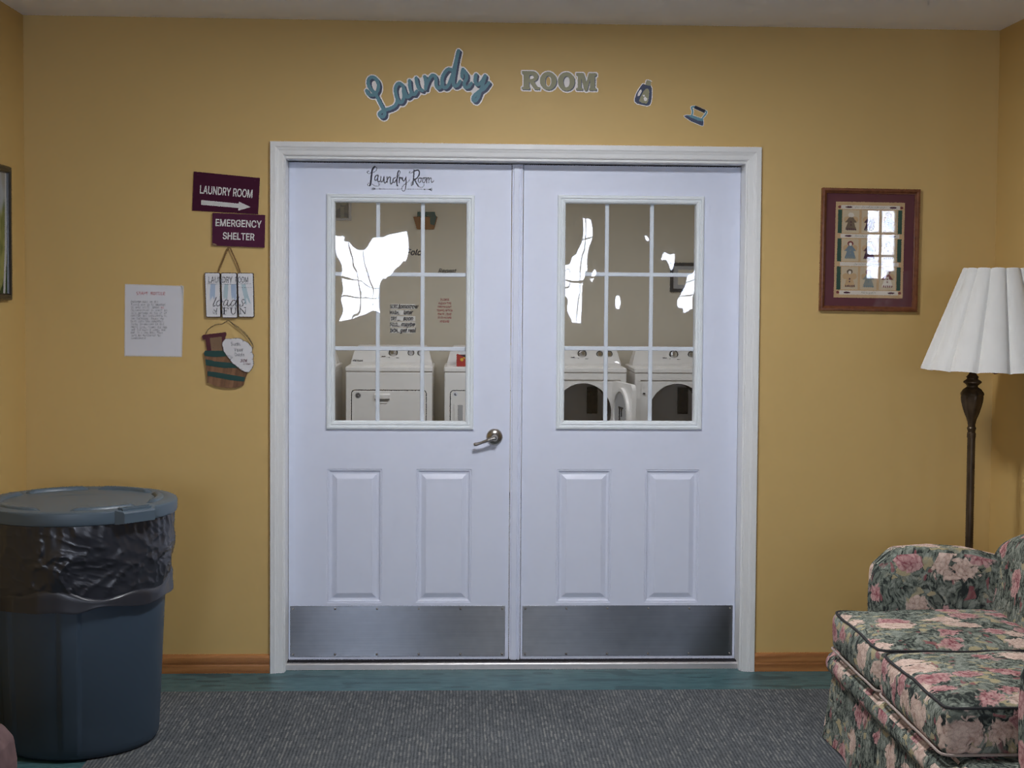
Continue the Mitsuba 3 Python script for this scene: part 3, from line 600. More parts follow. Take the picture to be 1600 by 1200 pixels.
# wash tub plaque
tr = tracer((-1.2913, 1.4261), (2.151e-4, 0), (0, -2.17e-4)); u = 2.16e-4
t = thing('washtub_plaque', 'wooden wash tub plaque with suds cloud reading Suds Your Duds, hung on wire', 'wall plaque')
tub = pol([(88, 500), (112, 458), (520, 458), (700, 640), (905, 850), (872, 960), (828, 1105), (700, 1150), (500, 1156), (300, 1118), (148, 1050), (150, 960), (118, 640)])
part(t, 'tub', plate(tub, 0, -0.012), 'tub_wood', label='brown stave tub')
for pts in ([(88, 505), (114, 456), (510, 458), (540, 552), (440, 566), (300, 572), (120, 556)], [(114, 612), (300, 655), (620, 684), (740, 775), (480, 778), (250, 748), (132, 728)], [(158, 838), (300, 856), (600, 908), (868, 952), (846, 1032), (600, 1008), (300, 952), (166, 926)]):
    part(t, 'hoop', plate(pol(pts), -0.012, -0.0135), 'hoop_green', label='dark green hoop')
wb = part(t, 'washboard_frame', plate(union_all([pol([(55, 190), (72, 160), (490, 106), (506, 132), (500, 182), (70, 252)]), pol([(108, 200), (490, 150), (462, 480), (152, 480)])]), -0.0, -0.010), 'burgundy', label='burgundy washboard frame')
part(wb, 'panel', plate(pol([(200, 218), (425, 190), (442, 458), (230, 458)]), -0.010, -0.0108), 'washboard')
part(wb, 'ridge', plate(union_all([stroke(tr, [(262 + (i % 2) * 10, 262 + 34 * i), (330, 256 + 34 * i), (396, 258 + 34 * i)], 5 * u) for i in range(6)]), -0.0108, -0.0112), 'tub_wood')
cloud = [(452, 300), (500, 240), (560, 236), (620, 236), (690, 224), (770, 226), (830, 266), (910, 300), (950, 350), (1000, 400), (985, 480), (1020, 540), (1005, 605), (1024, 690), (1000, 760), (960, 820), (930, 848), (860, 838), (800, 806), (740, 760), (690, 716), (630, 676), (590, 610), (545, 560), (505, 500), (470, 450), (466, 395), (448, 350)]
cl_ = Polygon(tr(cloud)).buffer(-14 * u).union(union_all([Point(*tr(((a[0] + b[0]) / 2, (a[1] + b[1]) / 2))).buffer(34 * u) for a, b in zip(cloud[::1], cloud[1:] + cloud[:1])]).intersection(Polygon(tr(cloud)).buffer(6 * u)))
sd = part(t, 'suds_cloud', plate(cl_, -0.0125, -0.0185), 'suds', label='white suds cloud with hand lettering')
part(sd, 'edge', plate(cl_.buffer(5 * u), -0.012, -0.0175), 'plank_edge')
bl = [put(text2d('Suds', 66 * u, sx=0.86, bold=0), *tr((690, 358))), put(text2d('Your', 66 * u, sx=0.86), *tr((746, 466))), put(text2d('Duds', 62 * u, sx=0.90), *tr((762, 554)))]
part(sd, 'lettering', plate(union_all(bl), -0.0185, -0.0190), 'ink', label='words Suds Your Duds')
part(sd, 'price', plate(union_all([put(text2d('10¢', 52 * u, bold=3, shear=0.25), *tr((840, 664))), put(text2d('a load', 38 * u, sx=0.9, bold=1), *tr((904, 714)))]), -0.0185, -0.0190), 'burgundy', label='words 10 cents a load')
part(sd, 'small_scrawl', plate(union_all([stroke(tr, [(545, 535), (552, 560), (575, 548), (590, 562), (610, 548), (625, 565), (645, 552)], 6 * u), stroke(tr, [(575, 582), (600, 572), (612, 590), (640, 578)], 6 * u)]), -0.0185, -0.0190), 'ink')
tr = tracer((-1.6263, 1.6827), (4.728e-4, 0), (0, -4.772e-4))
def w3(pts, y=-0.008): return [(tr(p)[0], y, tr(p)[1]) for p in pts]
for q in [tube(curve(w3([(764, 616), (772, 585), (800, 550), (858, 520), (900, 518), (930, 500), (958, 484)]), 5), 0.0011, 6), tube(curve(w3([(958, 484), (1000, 515), (1050, 548), (1110, 602), (1152, 660), (1170, 705), (1160, 728), (1143, 742)], -0.012), 5), 0.0011, 6),
                 tube(curve(w3([(975, 500), (1020, 540), (1075, 582), (1130, 640), (1162, 690)], -0.009), 5), 0.0011, 6)]: part(t, 'wire', q, 'wire', label='thin wire hanger')

# laminated staff notice
t = thing('staff_notice', 'laminated white paper headed STAFF NOTICE, left of the hanging plaques', 'notice')
X0, X1, Z0, Z1 = -1.591, -1.360, 1.3045, 1.594
def quad(i, d=0.0): return Polygon([(X0 - 0.0015 + i, Z0 + i), (X1 - 0.004 - i, Z0 - 0.002 + i), (X1 + 0.001 - i + d, Z1 - 0.006 - i), (X0 + 0.0015 + i, Z1 - i)])
part(t, 'laminate', plate(quad(-0.002, 0.003), -0.0005, -0.0016), 'laminate', label='clear glossy laminate edge')
part(t, 'paper', plate(quad(0.002), -0.0016, -0.0020), 'paper')
part(t, 'curled_corner', tube(curve([(-1.366, -0.003, 1.592), (-1.360, -0.006, 1.587), (-1.357, -0.005, 1.575), (-1.358, -0.003, 1.560)], 5), 0.0022, 8), 'laminate')
part(t, 'heading', plate(put(text2d('STAFF NOTICE', 0.0118, 'mono', bold=1), -1.4875, 1.5525, -0.5), -0.0020, -0.0023), 'red_ink', label='red heading STAFF NOTICE')
lines = ['Garbage bins on all', 'floors are to be emptied', 'on each shift. Under NO', 'circumstances is staff to', 'pile garbage on top of or', 'outside any containers in', 'the building. Empty the', 'bins into the dumpster,', 'spray deodorizer in the', 'empty bins, clean the top', 'and lid with a wipe, and', 'put in a new bag. This', 'will be monitored for', 'compliance.']
adv = 0.00575
for i, s in enumerate(lines):
    g = text2d(s, 0.0078, 'mono', bold=1); w = g.bounds[2] - g.bounds[0]
    red = s.endswith(' NO')
    if red:
        g = text2d(s[:-3], 0.0078, 'mono', bold=1); w = g.bounds[2] - g.bounds[0]
    k = adv * (len(s) - (3 if red else 0)) / w
    g = affinity.scale(g, k, 1, origin=(0, 0)); x = -1.567 + w * k / 2
    part(t, 'text_line', plate(put(g, x, 1.5205 - i * 0.01138), -0.0020, -0.0023), 'gray_ink')
    if red: part(t, 'red_word', plate(put(text2d('NO', 0.0078, 'mono', bold=1), x + w * k / 2 + adv * 1.9, 1.5205 - i * 0.01138), -0.0020, -0.0023), 'red_ink')

# framed print on the right
t = thing('framed_picture', 'framed print of nine small dolls in a burgundy mat, right of the doors', 'picture')
pm = T().translate([1.4605, 0, 1.760]).rotate([0, 1, 0], 0.45)
FW, FH = 0.205, 0.2535
def pp(name, mesh, mat, parent=t, **k): return part(parent, name, mesh, mat, to_world=pm, **k)
pp('frame', rings(-FW, FW, -FH, FH, [(0.0, 0.0), (0.0, -0.018), (0.003, -0.022), (0.010, -0.0235), (0.015, -0.020), (0.018, -0.0145), (0.0205, -0.0135), (0.0215, -0.006)]), 'frame_wood', smooth=35, label='reddish brown wooden frame')
pp('mat', plate(sbox(-FW + 0.02, -FH + 0.02, FW - 0.02, FH - 0.02), -0.0005, -0.006), 'mat_burgundy', label='burgundy mat board')
PW, PH = 0.1445, 0.198
pk = pp('print', plate(sbox(-PW, -PH, PW, PH), -0.006, -0.0066), 'print_tan', label='tan printed sheet with nine dolls')
def pl(g, lay=1): return plate(g, -0.0066 - 0.0003 * (lay - 1), -0.0066 - 0.0003 * lay)
px, pz = lambda a: -PW + 2 * PW * a, lambda b: PH - 2 * PH * b          # fractions of the print
def prect(a0, b0, a1, b1): return sbox(px(a0), pz(b1), px(a1), pz(b0))
for a0, b0, a1, b1 in ((0.08, 0.035, 0.93, 0.075), (0.08, 0.335, 0.93, 0.375), (0.08, 0.628, 0.93, 0.668), (0.08, 0.925, 0.93, 0.968)):
    part(pk, 'banner', pl(prect(a0, b0, a1, b1)), 'print_cream', to_world=pm)
for b0, b1 in ((0.082, 0.328), (0.382, 0.622), (0.675, 0.918)):
    for a0 in (0.035, 0.905): part(pk, 'green_strip', pl(prect(a0, b0, a0 + 0.058, b1)), 'print_green', to_world=pm)
    for a0 in (0.105, 0.378, 0.652): part(pk, 'cell', pl(prect(a0, b0 + 0.004, a0 + 0.238, b1 - 0.004)), 'print_beige', to_world=pm)
rngp = np.random.default_rng(4)
def ell(a, b, ra, rb): return affinity.scale(Point(px(a), pz(b)).buffer(1.0, quad_segs=6), ra * 2 * PW, rb * 2 * PH)
def ptri(a, b0, b1, w0, w1): return Polygon([(px(a - w0), pz(b0)), (px(a + w0), pz(b0)), (px(a + w1), pz(b1)), (px(a - w1), pz(b1))])
dolls = [('print_brown', 'print_brown', 'print_cream'), ('print_plum', 'print_plum', 'print_cream'), ('print_gray', 'print_gray', 'print_red'), ('print_blue', 'print_blue', 'print_red'), ('print_plum', 'print_plum', 'print_brown'), ('print_cream', 'print_cream', 'print_brown'), ('print_tan', 'print_tan', 'print_brown'), ('print_gray', 'print_gray', 'print_red'), ('print_red', 'print_cream', 'print_red')]
for i, (arm, skirt, hair) in enumerate(dolls):
    a = (0.224, 0.497, 0.771)[i % 3]; b = (0.205, 0.502, 0.797)[i // 3]
    part(pk, 'doll_wings', pl(ell(a - 0.06, b - 0.02, 0.045, 0.032).union(ell(a + 0.06, b - 0.02, 0.045, 0.032)), 2), 'print_tan', to_world=pm)
    part(pk, 'doll_dress', pl(union_all([ptri(a, b - 0.04, b + 0.088, 0.022, 0.082)]), 3), skirt, to_world=pm)
    part(pk, 'doll_arms', pl(ptri(a, b - 0.045, b + 0.01, 0.025, 0.085).difference(ptri(a, b - 0.02, b + 0.02, 0.02, 0.03)), 4), arm, to_world=pm)
    part(pk, 'doll_hair', pl(ell(a, b - 0.068, 0.043, 0.026), 3), hair, to_world=pm)
    part(pk, 'doll_face', pl(ell(a, b - 0.060, 0.022, 0.018), 4), 'print_cream', to_world=pm)
    trim = [prect(a - 0.06 + 0.03 * j, b + 0.07, a - 0.045 + 0.03 * j, b + 0.092) for j in range(5)] + [ell(a, b + 0.005, 0.011, 0.009), ell(a, b + 0.035, 0.009, 0.008)]
    part(pk, 'doll_trim', pl(union_all(trim), 5), ('print_plum', 'print_gray', 'print_blue', 'print_gray', 'print_plum', 'print_plum', 'print_plum', 'print_blue', 'print_red')[i], to_world=pm)
for b in (0.055, 0.355, 0.648, 0.947):
    orn = [ell(0.19, b, 0.05, 0.010), ell(0.83, b, 0.05, 0.010)] if b != 0.648 else [ell(0.52, b, 0.05, 0.010)]
    part(pk, 'ornament', pl(union_all(orn), 2), 'print_plum', to_world=pm)
    sq = [(px(0.28 + 0.46 * s), pz(b + 0.010 * math.sin(s * 95) * (0.5 + 0.5 * math.sin(s * 31)))) for s in np.linspace(0, 1, 120)]
    if b == 0.947:
        part(pk, 'script', pl(put(text2d('filled up with', 0.0072, shear=0.25, sx=1.0), 0.0, pz(b) - 0.003), 2), 'print_gray', to_world=pm)
    else:
        part(pk, 'script', pl(LineString(sq).buffer(0.0006), 2), 'print_gray', to_world=pm)
for a, b in ((0.055, 0.055), (0.955, 0.055), (0.055, 0.945), (0.955, 0.945)): part(pk, 'heart', pl(ell(a, b, 0.022, 0.014), 1), 'print_red', to_world=pm)
g0 = TM([(-FW + 0.02, -0.011, -FH + 0.02), (FW - 0.02, -0.011, -FH + 0.02), (FW - 0.02, -0.0110, FH - 0.02), (-FW + 0.02, -0.0110, FH - 0.02)], [[0, 1, 2], [0, 2, 3]])
pp('glass', g0, 'picture_glass', label='picture glass mirroring a window')

# landscape picture on the left wall (its far edge shows at the left border)
t = thing('landscape_picture', 'black framed green landscape picture at the left border on the side wall', 'picture')
def side(m): 
    v = np.array(m.vertices); return TM(np.stack([XL - v[:, 1], v[:, 0], v[:, 2]], 1), m.faces)
a0, a1, c0, c1 = -0.93, -0.228, 1.528, 2.045
part(t, 'frame', side(rings(a0, a1, c0, c1, [(0.0, 0.0), (0.0, -0.016), (0.006, -0.022), (0.020, -0.022), (0.026, -0.016), (0.028, -0.004)])), 'black_frame', smooth=35)
cv = part(t, 'canvas', side(plate(sbox(a0 + 0.026, c0 + 0.026, a1 - 0.026, c1 - 0.026), -0.0005, -0.008)), 'canvas_green')
part(cv, 'birch_trunk', side(plate(Polygon([(a1 - 0.075, c0 + 0.026), (a1 - 0.05, c0 + 0.2), (a1 - 0.042, c1 - 0.026), (a1 - 0.026, c1 - 0.026), (a1 - 0.028, c0 + 0.2), (a1 - 0.05, c0 + 0.026)]), -0.008, -0.0085)), 'canvas_light')
part(cv, 'dark_leaves', side(plate(Polygon([(a1 - 0.12, c0 + 0.026), (a1 - 0.026, c0 + 0.026), (a1 - 0.026, c0 + 0.15), (a1 - 0.05, c0 + 0.09)]), -0.008, -0.0083)), 'canvas_dark')

# ================================================================== TRASH CAN
BX, BY = -1.545, -0.880
bt = thing('trash_can', 'large grey blue round plastic trash can standing in the left corner', 'trash can')
def pads(th, z, r):
    k = 0
    for a_ in (-89.5, -139.5, 40.0, 95.0, 150.0):
        d = (np.degrees(th) - a_) % 360.0
        k = np.maximum(k, np.clip(np.minimum(d, 14.5 - d) / 1.5, 0, 1) * (d < 14.5))
    return r + 0.0075 * k * np.clip((z - 0.03) / 0.03, 0, 1)
prof = [(0.240, 0.006), (0.256, 0.010), (0.264, 0.022), (0.267, 0.045)] + [(0.267 + 0.034 * s, 0.045 + 0.735 * s) for s in np.linspace(0.05, 1, 16)]
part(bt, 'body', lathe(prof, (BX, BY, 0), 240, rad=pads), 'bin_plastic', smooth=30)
lr = 0.331
lid = [(0.305, 0.800), (0.324, 0.800), (0.3285, 0.803), (lr, 0.812), (lr, 0.838), (0.3285, 0.8435), (0.322, 0.8465), (0.300, 0.8480), (0.286, 0.8470), (0.278, 0.8440), (0.268, 0.8430), (0.150, 0.8450), (0.128, 0.8455), (0.122, 0.8435), (0.05, 0.8440), (0.001, 0.8440)]
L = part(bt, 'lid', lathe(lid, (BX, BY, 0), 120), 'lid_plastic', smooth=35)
def ridge(a0, a1, r=0.270, w=0.016, h=0.0125):
    th = np.radians(np.linspace(a0, a1, 22)); v, f = [], []
    pr_ = [(-w, 0.0), (-w * 0.75, h * 0.8), (-w * 0.35, h), (w * 0.35, h), (w * 0.75, h * 0.8), (w, 0.0)]
    for i, t_ in enumerate(th):
        e = min(1.0, 0.25 + min(i, 21 - i) * 0.4)
        v += [(BX + (r + a) * math.cos(t_), BY + (r + a) * math.sin(t_), 0.842 + b * e) for a, b in pr_]
    k = len(pr_)
    for i in range(21):
        for j in range(k - 1): f += [[i * k + j, (i + 1) * k + j, (i + 1) * k + j + 1], [i * k + j, (i + 1) * k + j + 1, i * k + j + 1]]
    for j in range(1, k - 1): f += [[0, j, j + 1], [21 * k, 21 * k + j + 1, 21 * k + j]]
    return TM(v, f)
for c in (-128, -58, 8, 66, 122, 176):
    part(L, 'stacking_ridge', ridge(c - 24, c + 24), 'lid_plastic', smooth=40)
def tab(a):
    ca, sa = math.cos(a), math.sin(a)
    P = [(r, s, z) for r, s0, z in ((0.322, 0.078, 0.846), (0.345, 0.062, 0.842), (0.350, 0.060, 0.836), (0.350, 0.060, 0.804), (0.322, 0.078, 0.799)) for s in (-s0, s0)]
    return hull([(BX + r * ca - s * sa, BY + r * sa + s * ca, z) for r, s, z in P])
tg = part(L, 'lift_tab', tab(math.radians(-42)), 'lid_plastic')
def tab_step(a, r, w, z):
    ca, sa = math.cos(a), math.sin(a)
    return hull([(BX + q * ca - s * sa, BY + q * sa + s * ca, zz) for q in (r - 0.006, r + 0.006) for s in (-w, w) for zz in (z - 0.01, z)])
part(tg, 'step', [tab_step(math.radians(-42), 0.330, 0.056, 0.8505), tab_step(math.radians(-42), 0.316, 0.058, 0.8530)], 'lid_plastic')
part(L, 'lift_tab', tab(math.radians(138)), 'lid_plastic')
# black bag folded over the rim
bg = thing('trash_bag', 'black plastic bag folded over the rim of the grey trash can', 'trash bag')
n, k = 300, 60
th, s = np.meshgrid(np.arange(n) * 2 * np.pi / n, np.linspace(0, 1, k))
P = np.stack([np.cos(th) * 2.2, np.sin(th) * 2.2, s * 1.6], -1)
hem = 0.545 + 0.020 * (meshkit.noise(np.stack([np.cos(th) * 2.5, np.sin(th) * 2.5, th * 0], -1), 3) - 0.5) * 2
z = 0.808 + (hem - 0.808) * s
rg = lambda q, sd: 1 - np.abs(2 * meshkit.noise(q, sd) - 1)
W1, W2_ = meshkit.noise(P * 1.4, 31)[..., None], meshkit.noise(P * 1.9, 32)[..., None]
Q = P + 0.9 * np.concatenate([W1, W2_, W1 * W2_], -1)
wr = 0.012 * meshkit.noise(P * [1.3, 1.3, 1.0], 5) + 0.006 * rg(Q * [1.5, 1.5, 1.6], 8) ** 5 + 0.004 * rg(Q * [2.9, 2.9, 2.4] + s[..., None] * [2.0, -1.0, 0], 9) ** 6 + 0.0022 * rg(Q * [6, 6, 5], 10) ** 8 + 0.0022 * np.sin(th * 52 + 6 * meshkit.noise(P, 2)) * (1 - s) ** 3
r = 0.313 - 0.020 * s + wr * (0.35 + 0.9 * np.sin(np.pi * np.clip(s, 0, 1)) ** 0.7)
v = np.stack([BX + r * np.cos(th), BY + r * np.sin(th), z], -1).reshape(-1, 3)
i, j = np.meshgrid(np.arange(k - 1), np.arange(n), indexing='ij'); a, b = (i * n + j).ravel(), (i * n + (j + 1) % n).ravel()
F1 = np.vstack([np.stack([a, b + n, b], 1), np.stack([a, a + n, b + n], 1)])
def shell(v, F1, n, k, t_):
    d = v[:, :2] - [BX, BY]; vi = v.copy(); vi[:, :2] -= d / np.linalg.norm(d, axis=1, keepdims=True) * t_; N_ = n * k
    j = np.arange(n); j2 = (j + 1) % n; e0, e1 = (k - 1) * n + j, (k - 1) * n + j2
    F = np.vstack([F1, F1[:, ::-1] + N_, np.stack([j, j2, j2 + N_], 1), np.stack([j, j2 + N_, j + N_], 1), np.stack([e0, e1 + N_, e1], 1), np.stack([e0, e0 + N_, e1 + N_], 1)])
    return TM(np.vstack([v, vi]), F)
part(bg, 'wrap', shell(v, F1, n, k, 0.003), 'bag_plastic', smooth=50)
hp = []
th1 = np.arange(n) * 2 * np.pi / n
hz = hem[0]
band_r = 0.2995 + 0.012 * rg(np.stack([np.cos(th1) * 3, np.sin(th1) * 3, th1 * 0], -1), 12)
rows = [(-0.006, 0.036), (0.000, 0.031), (0.0045, 0.022), (0.0030, 0.010), (0.0055, -0.010), (0.0050, -0.018), (-0.002, -0.019)]
v = np.vstack([np.stack([BX + (band_r + dr_) * np.cos(th1), BY + (band_r + dr_) * np.sin(th1), hz + dz * (1 + 0.35 * np.sin(3 * th1 + 1) + 0.3 * np.sin(7 * th1)) - 0.010 * np.exp(-((np.degrees(th1) - 283) / 9) ** 2) * (dz < 0)], 1) for dr_, dz in rows]); k = len(rows)
i, j = np.meshgrid(np.arange(k - 1), np.arange(n), indexing='ij'); a, b = (i * n + j).ravel(), (i * n + (j + 1) % n).ravel()
part(bg, 'hem', shell(v, np.vstack([np.stack([a, b + n, b], 1), np.stack([a, a + n, b + n], 1)]), n, k, 0.003), 'bag_plastic', smooth=50)

# ================================================================== FLOOR LAMP
lx, ly = 1.729, -0.50
fl_ = thing('floor_lamp', 'bronze floor lamp with a white pleated shade behind the sofa arm', 'floor lamp')
part(fl_, 'base', lathe([(0.150, 0.0), (0.150, 0.012), (0.140, 0.020), (0.100, 0.030), (0.060, 0.040), (0.030, 0.060), (0.020, 0.090), (0.018, 0.12)], (lx, ly, 0), 40), 'bronze', smooth=40)
part(fl_, 'pole', lathe([(0.0148, 0.11), (0.0148, 1.030), (0.0165, 1.034), (0.0165, 1.050), (0.0135, 1.054), (0.0150, 1.061), (0.0172, 1.068), (0.0150, 1.074)], (lx, ly, 0), 28), 'bronze', smooth=35)
def flute(th, z, r): return r * (1 + 0.055 * np.cos(8 * th) * np.clip((r - 0.018) / 0.02, 0, 1) * ((z > 1.10) & (z < 1.192)))
part(fl_, 'urn', lathe([(0.0130, 1.072), (0.0150, 1.088), (0.0190, 1.104), (0.0280, 1.125), (0.0355, 1.150), (0.0405, 1.172), (0.0420, 1.187), (0.0415, 1.194), (0.0440, 1.197), (0.0430, 1.204), (0.0350, 1.216), (0.0215, 1.226), (0.0205, 1.231), (0.0250, 1.236), (0.0340, 1.243), (0.0340, 1.247), (0.0215, 1.256), (0.0205, 1.260), (0.0235, 1.264), (0.0160, 1.273), (0.0112, 1.281), (0.0105, 1.305)], (lx, ly, 0), 48, rad=flute), 'bronze', smooth=40)
sx_, sy_ = 1.829, -0.50
part(fl_, 'swing_arm', [tube([(lx, ly, 1.302), (sx_, sy_, 1.302)], 0.0055, 10), tube([(sx_, sy_, 1.296), (sx_, sy_, 1.44)], 0.008, 10)], 'bronze', smooth=40)
part(fl_, 'switch_knob', lathe([(0.004, 1.276), (0.0105, 1.279), (0.0110, 1.290), (0.0085, 1.296)], (sx_ - 0.012, sy_, 0), 20), 'knob_red', smooth=40, label='small brown knob under the shade')
part(fl_, 'harp', [tube(curve([(sx_ - 0.02, sy_, 1.42), (sx_ - 0.06, sy_, 1.52), (sx_ - 0.03, sy_, 1.64), (sx_, sy_, 1.665), (sx_ + 0.03, sy_, 1.64), (sx_ + 0.06, sy_, 1.52), (sx_ + 0.02, sy_, 1.42)], 6), 0.002, 6), tube([(sx_ - 0.13, sy_, 1.665), (sx_ + 0.13, sy_, 1.665)], 0.002, 6), tube([(sx_, sy_ - 0.13, 1.665), (sx_, sy_ + 0.13, 1.665)], 0.002, 6)], 'bronze')
# pleated shade: fifteen outward scallops
N, per, rows = 15, 14, 14
thn = np.arange(N * per) * 2 * np.pi / (N * per)
ph = (thn * N / (2 * np.pi) + 0.5) % 1.0
scal = np.sqrt(np.clip(1 - (2 * ph - 1) ** 2, 0, 1))
def shade_ring(s, inner):
    R_ = 0.283 + (0.134 - 0.283) * s; dep = 0.024 + (0.012 - 0.024) * s
    rr = R_ - dep * (0.62 - scal) * 1.0 - (0.0016 if inner else 0)
    zb = 1.292 + (1.679 - 1.292) * s + (0.006 * (scal - 0.5)) * (1 - s) + 0.004 * (scal - 0.5) * s
    tilt = 0.012 * (-np.cos(thn))
    return np.stack([sx_ + rr * np.cos(thn - 1.571), sy_ + rr * np.sin(thn - 1.571), zb + 0.0 * tilt], 1)
V = np.vstack([shade_ring(s, False) for s in np.linspace(0, 1, rows)] + [shade_ring(s, True) for s in np.linspace(1, 0, rows)]); n = N * per; k = 2 * rows
i, j = np.meshgrid(np.arange(k), np.arange(n), indexing='ij'); a, b = (i * n + j).ravel(), (i * n + (j + 1) % n).ravel(); c, d = (((i + 1) % k) * n + j).ravel(), (((i + 1) % k) * n + (j + 1) % n).ravel()
part(fl_, 'lamp_shade', TM(V, np.vstack([np.stack([a, b, d], 1), np.stack([a, d, c], 1)])), 'shade', smooth=50, label='white pleated lamp shade')

# ================================================================== FLORAL SOFA (faces left, stands along the right wall)
def rbox(x0, x1, y0, y1, z0, z1, r, n=26, f=None):
    """A box with rounded edges on a grid fine enough to be bent by f(v)."""
    def axis_pts(h):
        t = np.linspace(-1, 1, n); return np.unique(np.concatenate([h * t, h - r * (1 - np.cos(np.linspace(0, np.pi / 2, 7))), -(h - r * (1 - np.cos(np.linspace(0, np.pi / 2, 7))))]))
    hs = np.array([(x1 - x0) / 2, (y1 - y0) / 2, (z1 - z0) / 2]); cc = np.array([(x0 + x1) / 2, (y0 + y1) / 2, (z0 + z1) / 2]); ms = []
    for ax in range(3):
        o = [q for q in range(3) if q != ax]; A, B = axis_pts(hs[o[0]]), axis_pts(hs[o[1]])
        for sg in (-1, 1):
            P = np.zeros((len(A), len(B), 3)); P[..., o[0]] = A[:, None]; P[..., o[1]] = B[None]; P[..., ax] = sg * hs[ax]
            q = P.reshape(-1, 3); inn = np.clip(q, -(hs - r), hs - r); d = q - inn; L_ = np.linalg.norm(d, axis=1, keepdims=True); q = inn + d / np.maximum(L_, 1e-9) * r
            i = (np.arange(len(A) - 1)[:, None] * len(B) + np.arange(len(B) - 1)[None]).ravel()
            F = np.vstack([np.stack([i, i + len(B), i + len(B) + 1], 1), np.stack([i, i + len(B) + 1, i + 1], 1)])
            if (sg < 0) != (ax == 1): F = F[:, ::-1]
            ms.append(TM(q + cc, F))
    m = cat(ms); m.merge_vertices(digits_vertex=6)
    v = np.array(m.vertices)
    if f is not None: v = f(v)
    return TM(v, m.faces)
so = thing('sofa', 'floral upholstered sofa with skirted front at the lower right', 'sofa')
SX = 1.085                                    # cushion front
part(so, 'base', rbox(SX + 0.03, 1.90, -2.35, -0.845, 0.05, 0.335, 0.03, 10), 'floral', smooth=40)
def arm(y0, y1):
    ym, h = (y0 + y1) / 2, (y1 - y0) / 2
    r = 0.05; pts = []
    for x, z in ((1.290, 0.10), (1.280, 0.50), (1.284, 0.590), (1.330, 0.632), (1.44, 0.640), (1.56, 0.632), (1.70, 0.60), (1.85, 0.56), (1.85, 0.10)):
        for y in (y0 + r, y1 - r): pts.append((x, y, z))
    return round_hull(pts, r, 3)
part(so, 'arm', arm(-0.985, -0.835), 'floral', smooth=True)
part(so, 'arm', arm(-2.39, -2.24), 'floral', smooth=True)
def back_bend(v):
    v = v.copy(); s = np.clip((v[:, 2] - 0.30) / 0.5, 0, 1)
    c = np.clip(1 - ((v[:, 1] + 1.60) / 0.72) ** 2, 0, 1)
    v[:, 2] += s * (0.16 * c ** 0.8 - 0.01); v[:, 0] += 0.07 * s - 0.02 * c
    return v
part(so, 'back', rbox(1.625, 1.86, -2.34, -0.86, 0.15, 0.700, 0.065, 26, back_bend), 'floral', smooth=50)
def cushion(y0, y1, seed):
    x0, x1, z0, z1 = SX - 0.012, 1.68, 0.338, 0.475
    ymid, hy = (y0 + y1) / 2, (y1 - y0) / 2
    def f(v):
        v = v.copy(); tx, ty = (v[:, 0] - (x0 + x1) / 2) / ((x1 - x0) / 2), (v[:, 1] - ymid) / hy
        bul = np.clip(1 - tx ** 4, 0, 1) * np.clip(1 - ty ** 4, 0, 1); up = np.clip((v[:, 2] - z0) / (z1 - z0), 0, 1)
        w = meshkit.noise(v * 9, seed) - 0.5
        v[:, 2] += up * (0.020 * bul + 0.010 * w); v[:, 0] -= 0.010 * np.clip(-tx, 0, 1) ** 3 * np.clip(1 - ty ** 4, 0, 1) * np.sin(np.pi * up) + 0.006 * w
        return v
    c = part(so, 'seat_cushion', rbox(x0, x1, y0, y1, z0, z1, 0.030, 26, f), 'floral', smooth=50)
    for z, m in ((z1 - 0.006, 'welt_dark'), (z0 + 0.010, 'welt_light')):
        e = 0.010 if z > 0.4 else 0.000; q = [(x0 + e, y1 - e), (x0 + e, y0 + e), (x1 - e, y0 + e), (x1 - e, y1 - e)]
        pts = []
        for i_ in range(4):
            a_, b_, c_ = np.array(q[i_ - 1]), np.array(q[i_]), np.array(q[(i_ + 1) % 4]); rr = 0.035
            p0, p1 = b_ + (a_ - b_) / np.linalg.norm(a_ - b_) * rr, b_ + (c_ - b_) / np.linalg.norm(c_ - b_) * rr
            pts += [(1 - s_) ** 2 * p0 + 2 * s_ * (1 - s_) * b_ + s_ ** 2 * p1 for s_ in np.linspace(0, 1, 6)]
        pts = np.array(pts); seg = []
        for i_ in range(len(pts)):
            a_, b_ = pts[i_], pts[(i_ + 1) % len(pts)]; m_ = max(1, int(np.linalg.norm(b_ - a_) / 0.03))
            seg += [a_ + (b_ - a_) * s_ / m_ for s_ in range(m_)]
        seg = np.array(seg); tx, ty = (seg[:, 0] - (x0 + x1) / 2) / ((x1 - x0) / 2), (seg[:, 1] - ymid) / hy
        P3 = np.column_stack([seg - 0.004 * np.column_stack([np.clip(-tx, 0, 1) ** 3, 0 * tx]), np.full(len(seg), z)])
        w = meshkit.noise(P3 * 9, seed) - 0.5
        P3[:, 2] += (0.010 * w + 0.003) if z > 0.4 else 0.004 * w
        part(c, 'welt', tube(P3, 0.0042, 6, True), m)
cushion(-1.560, -0.990, 3)
cushion(-2.175, -1.572, 4)
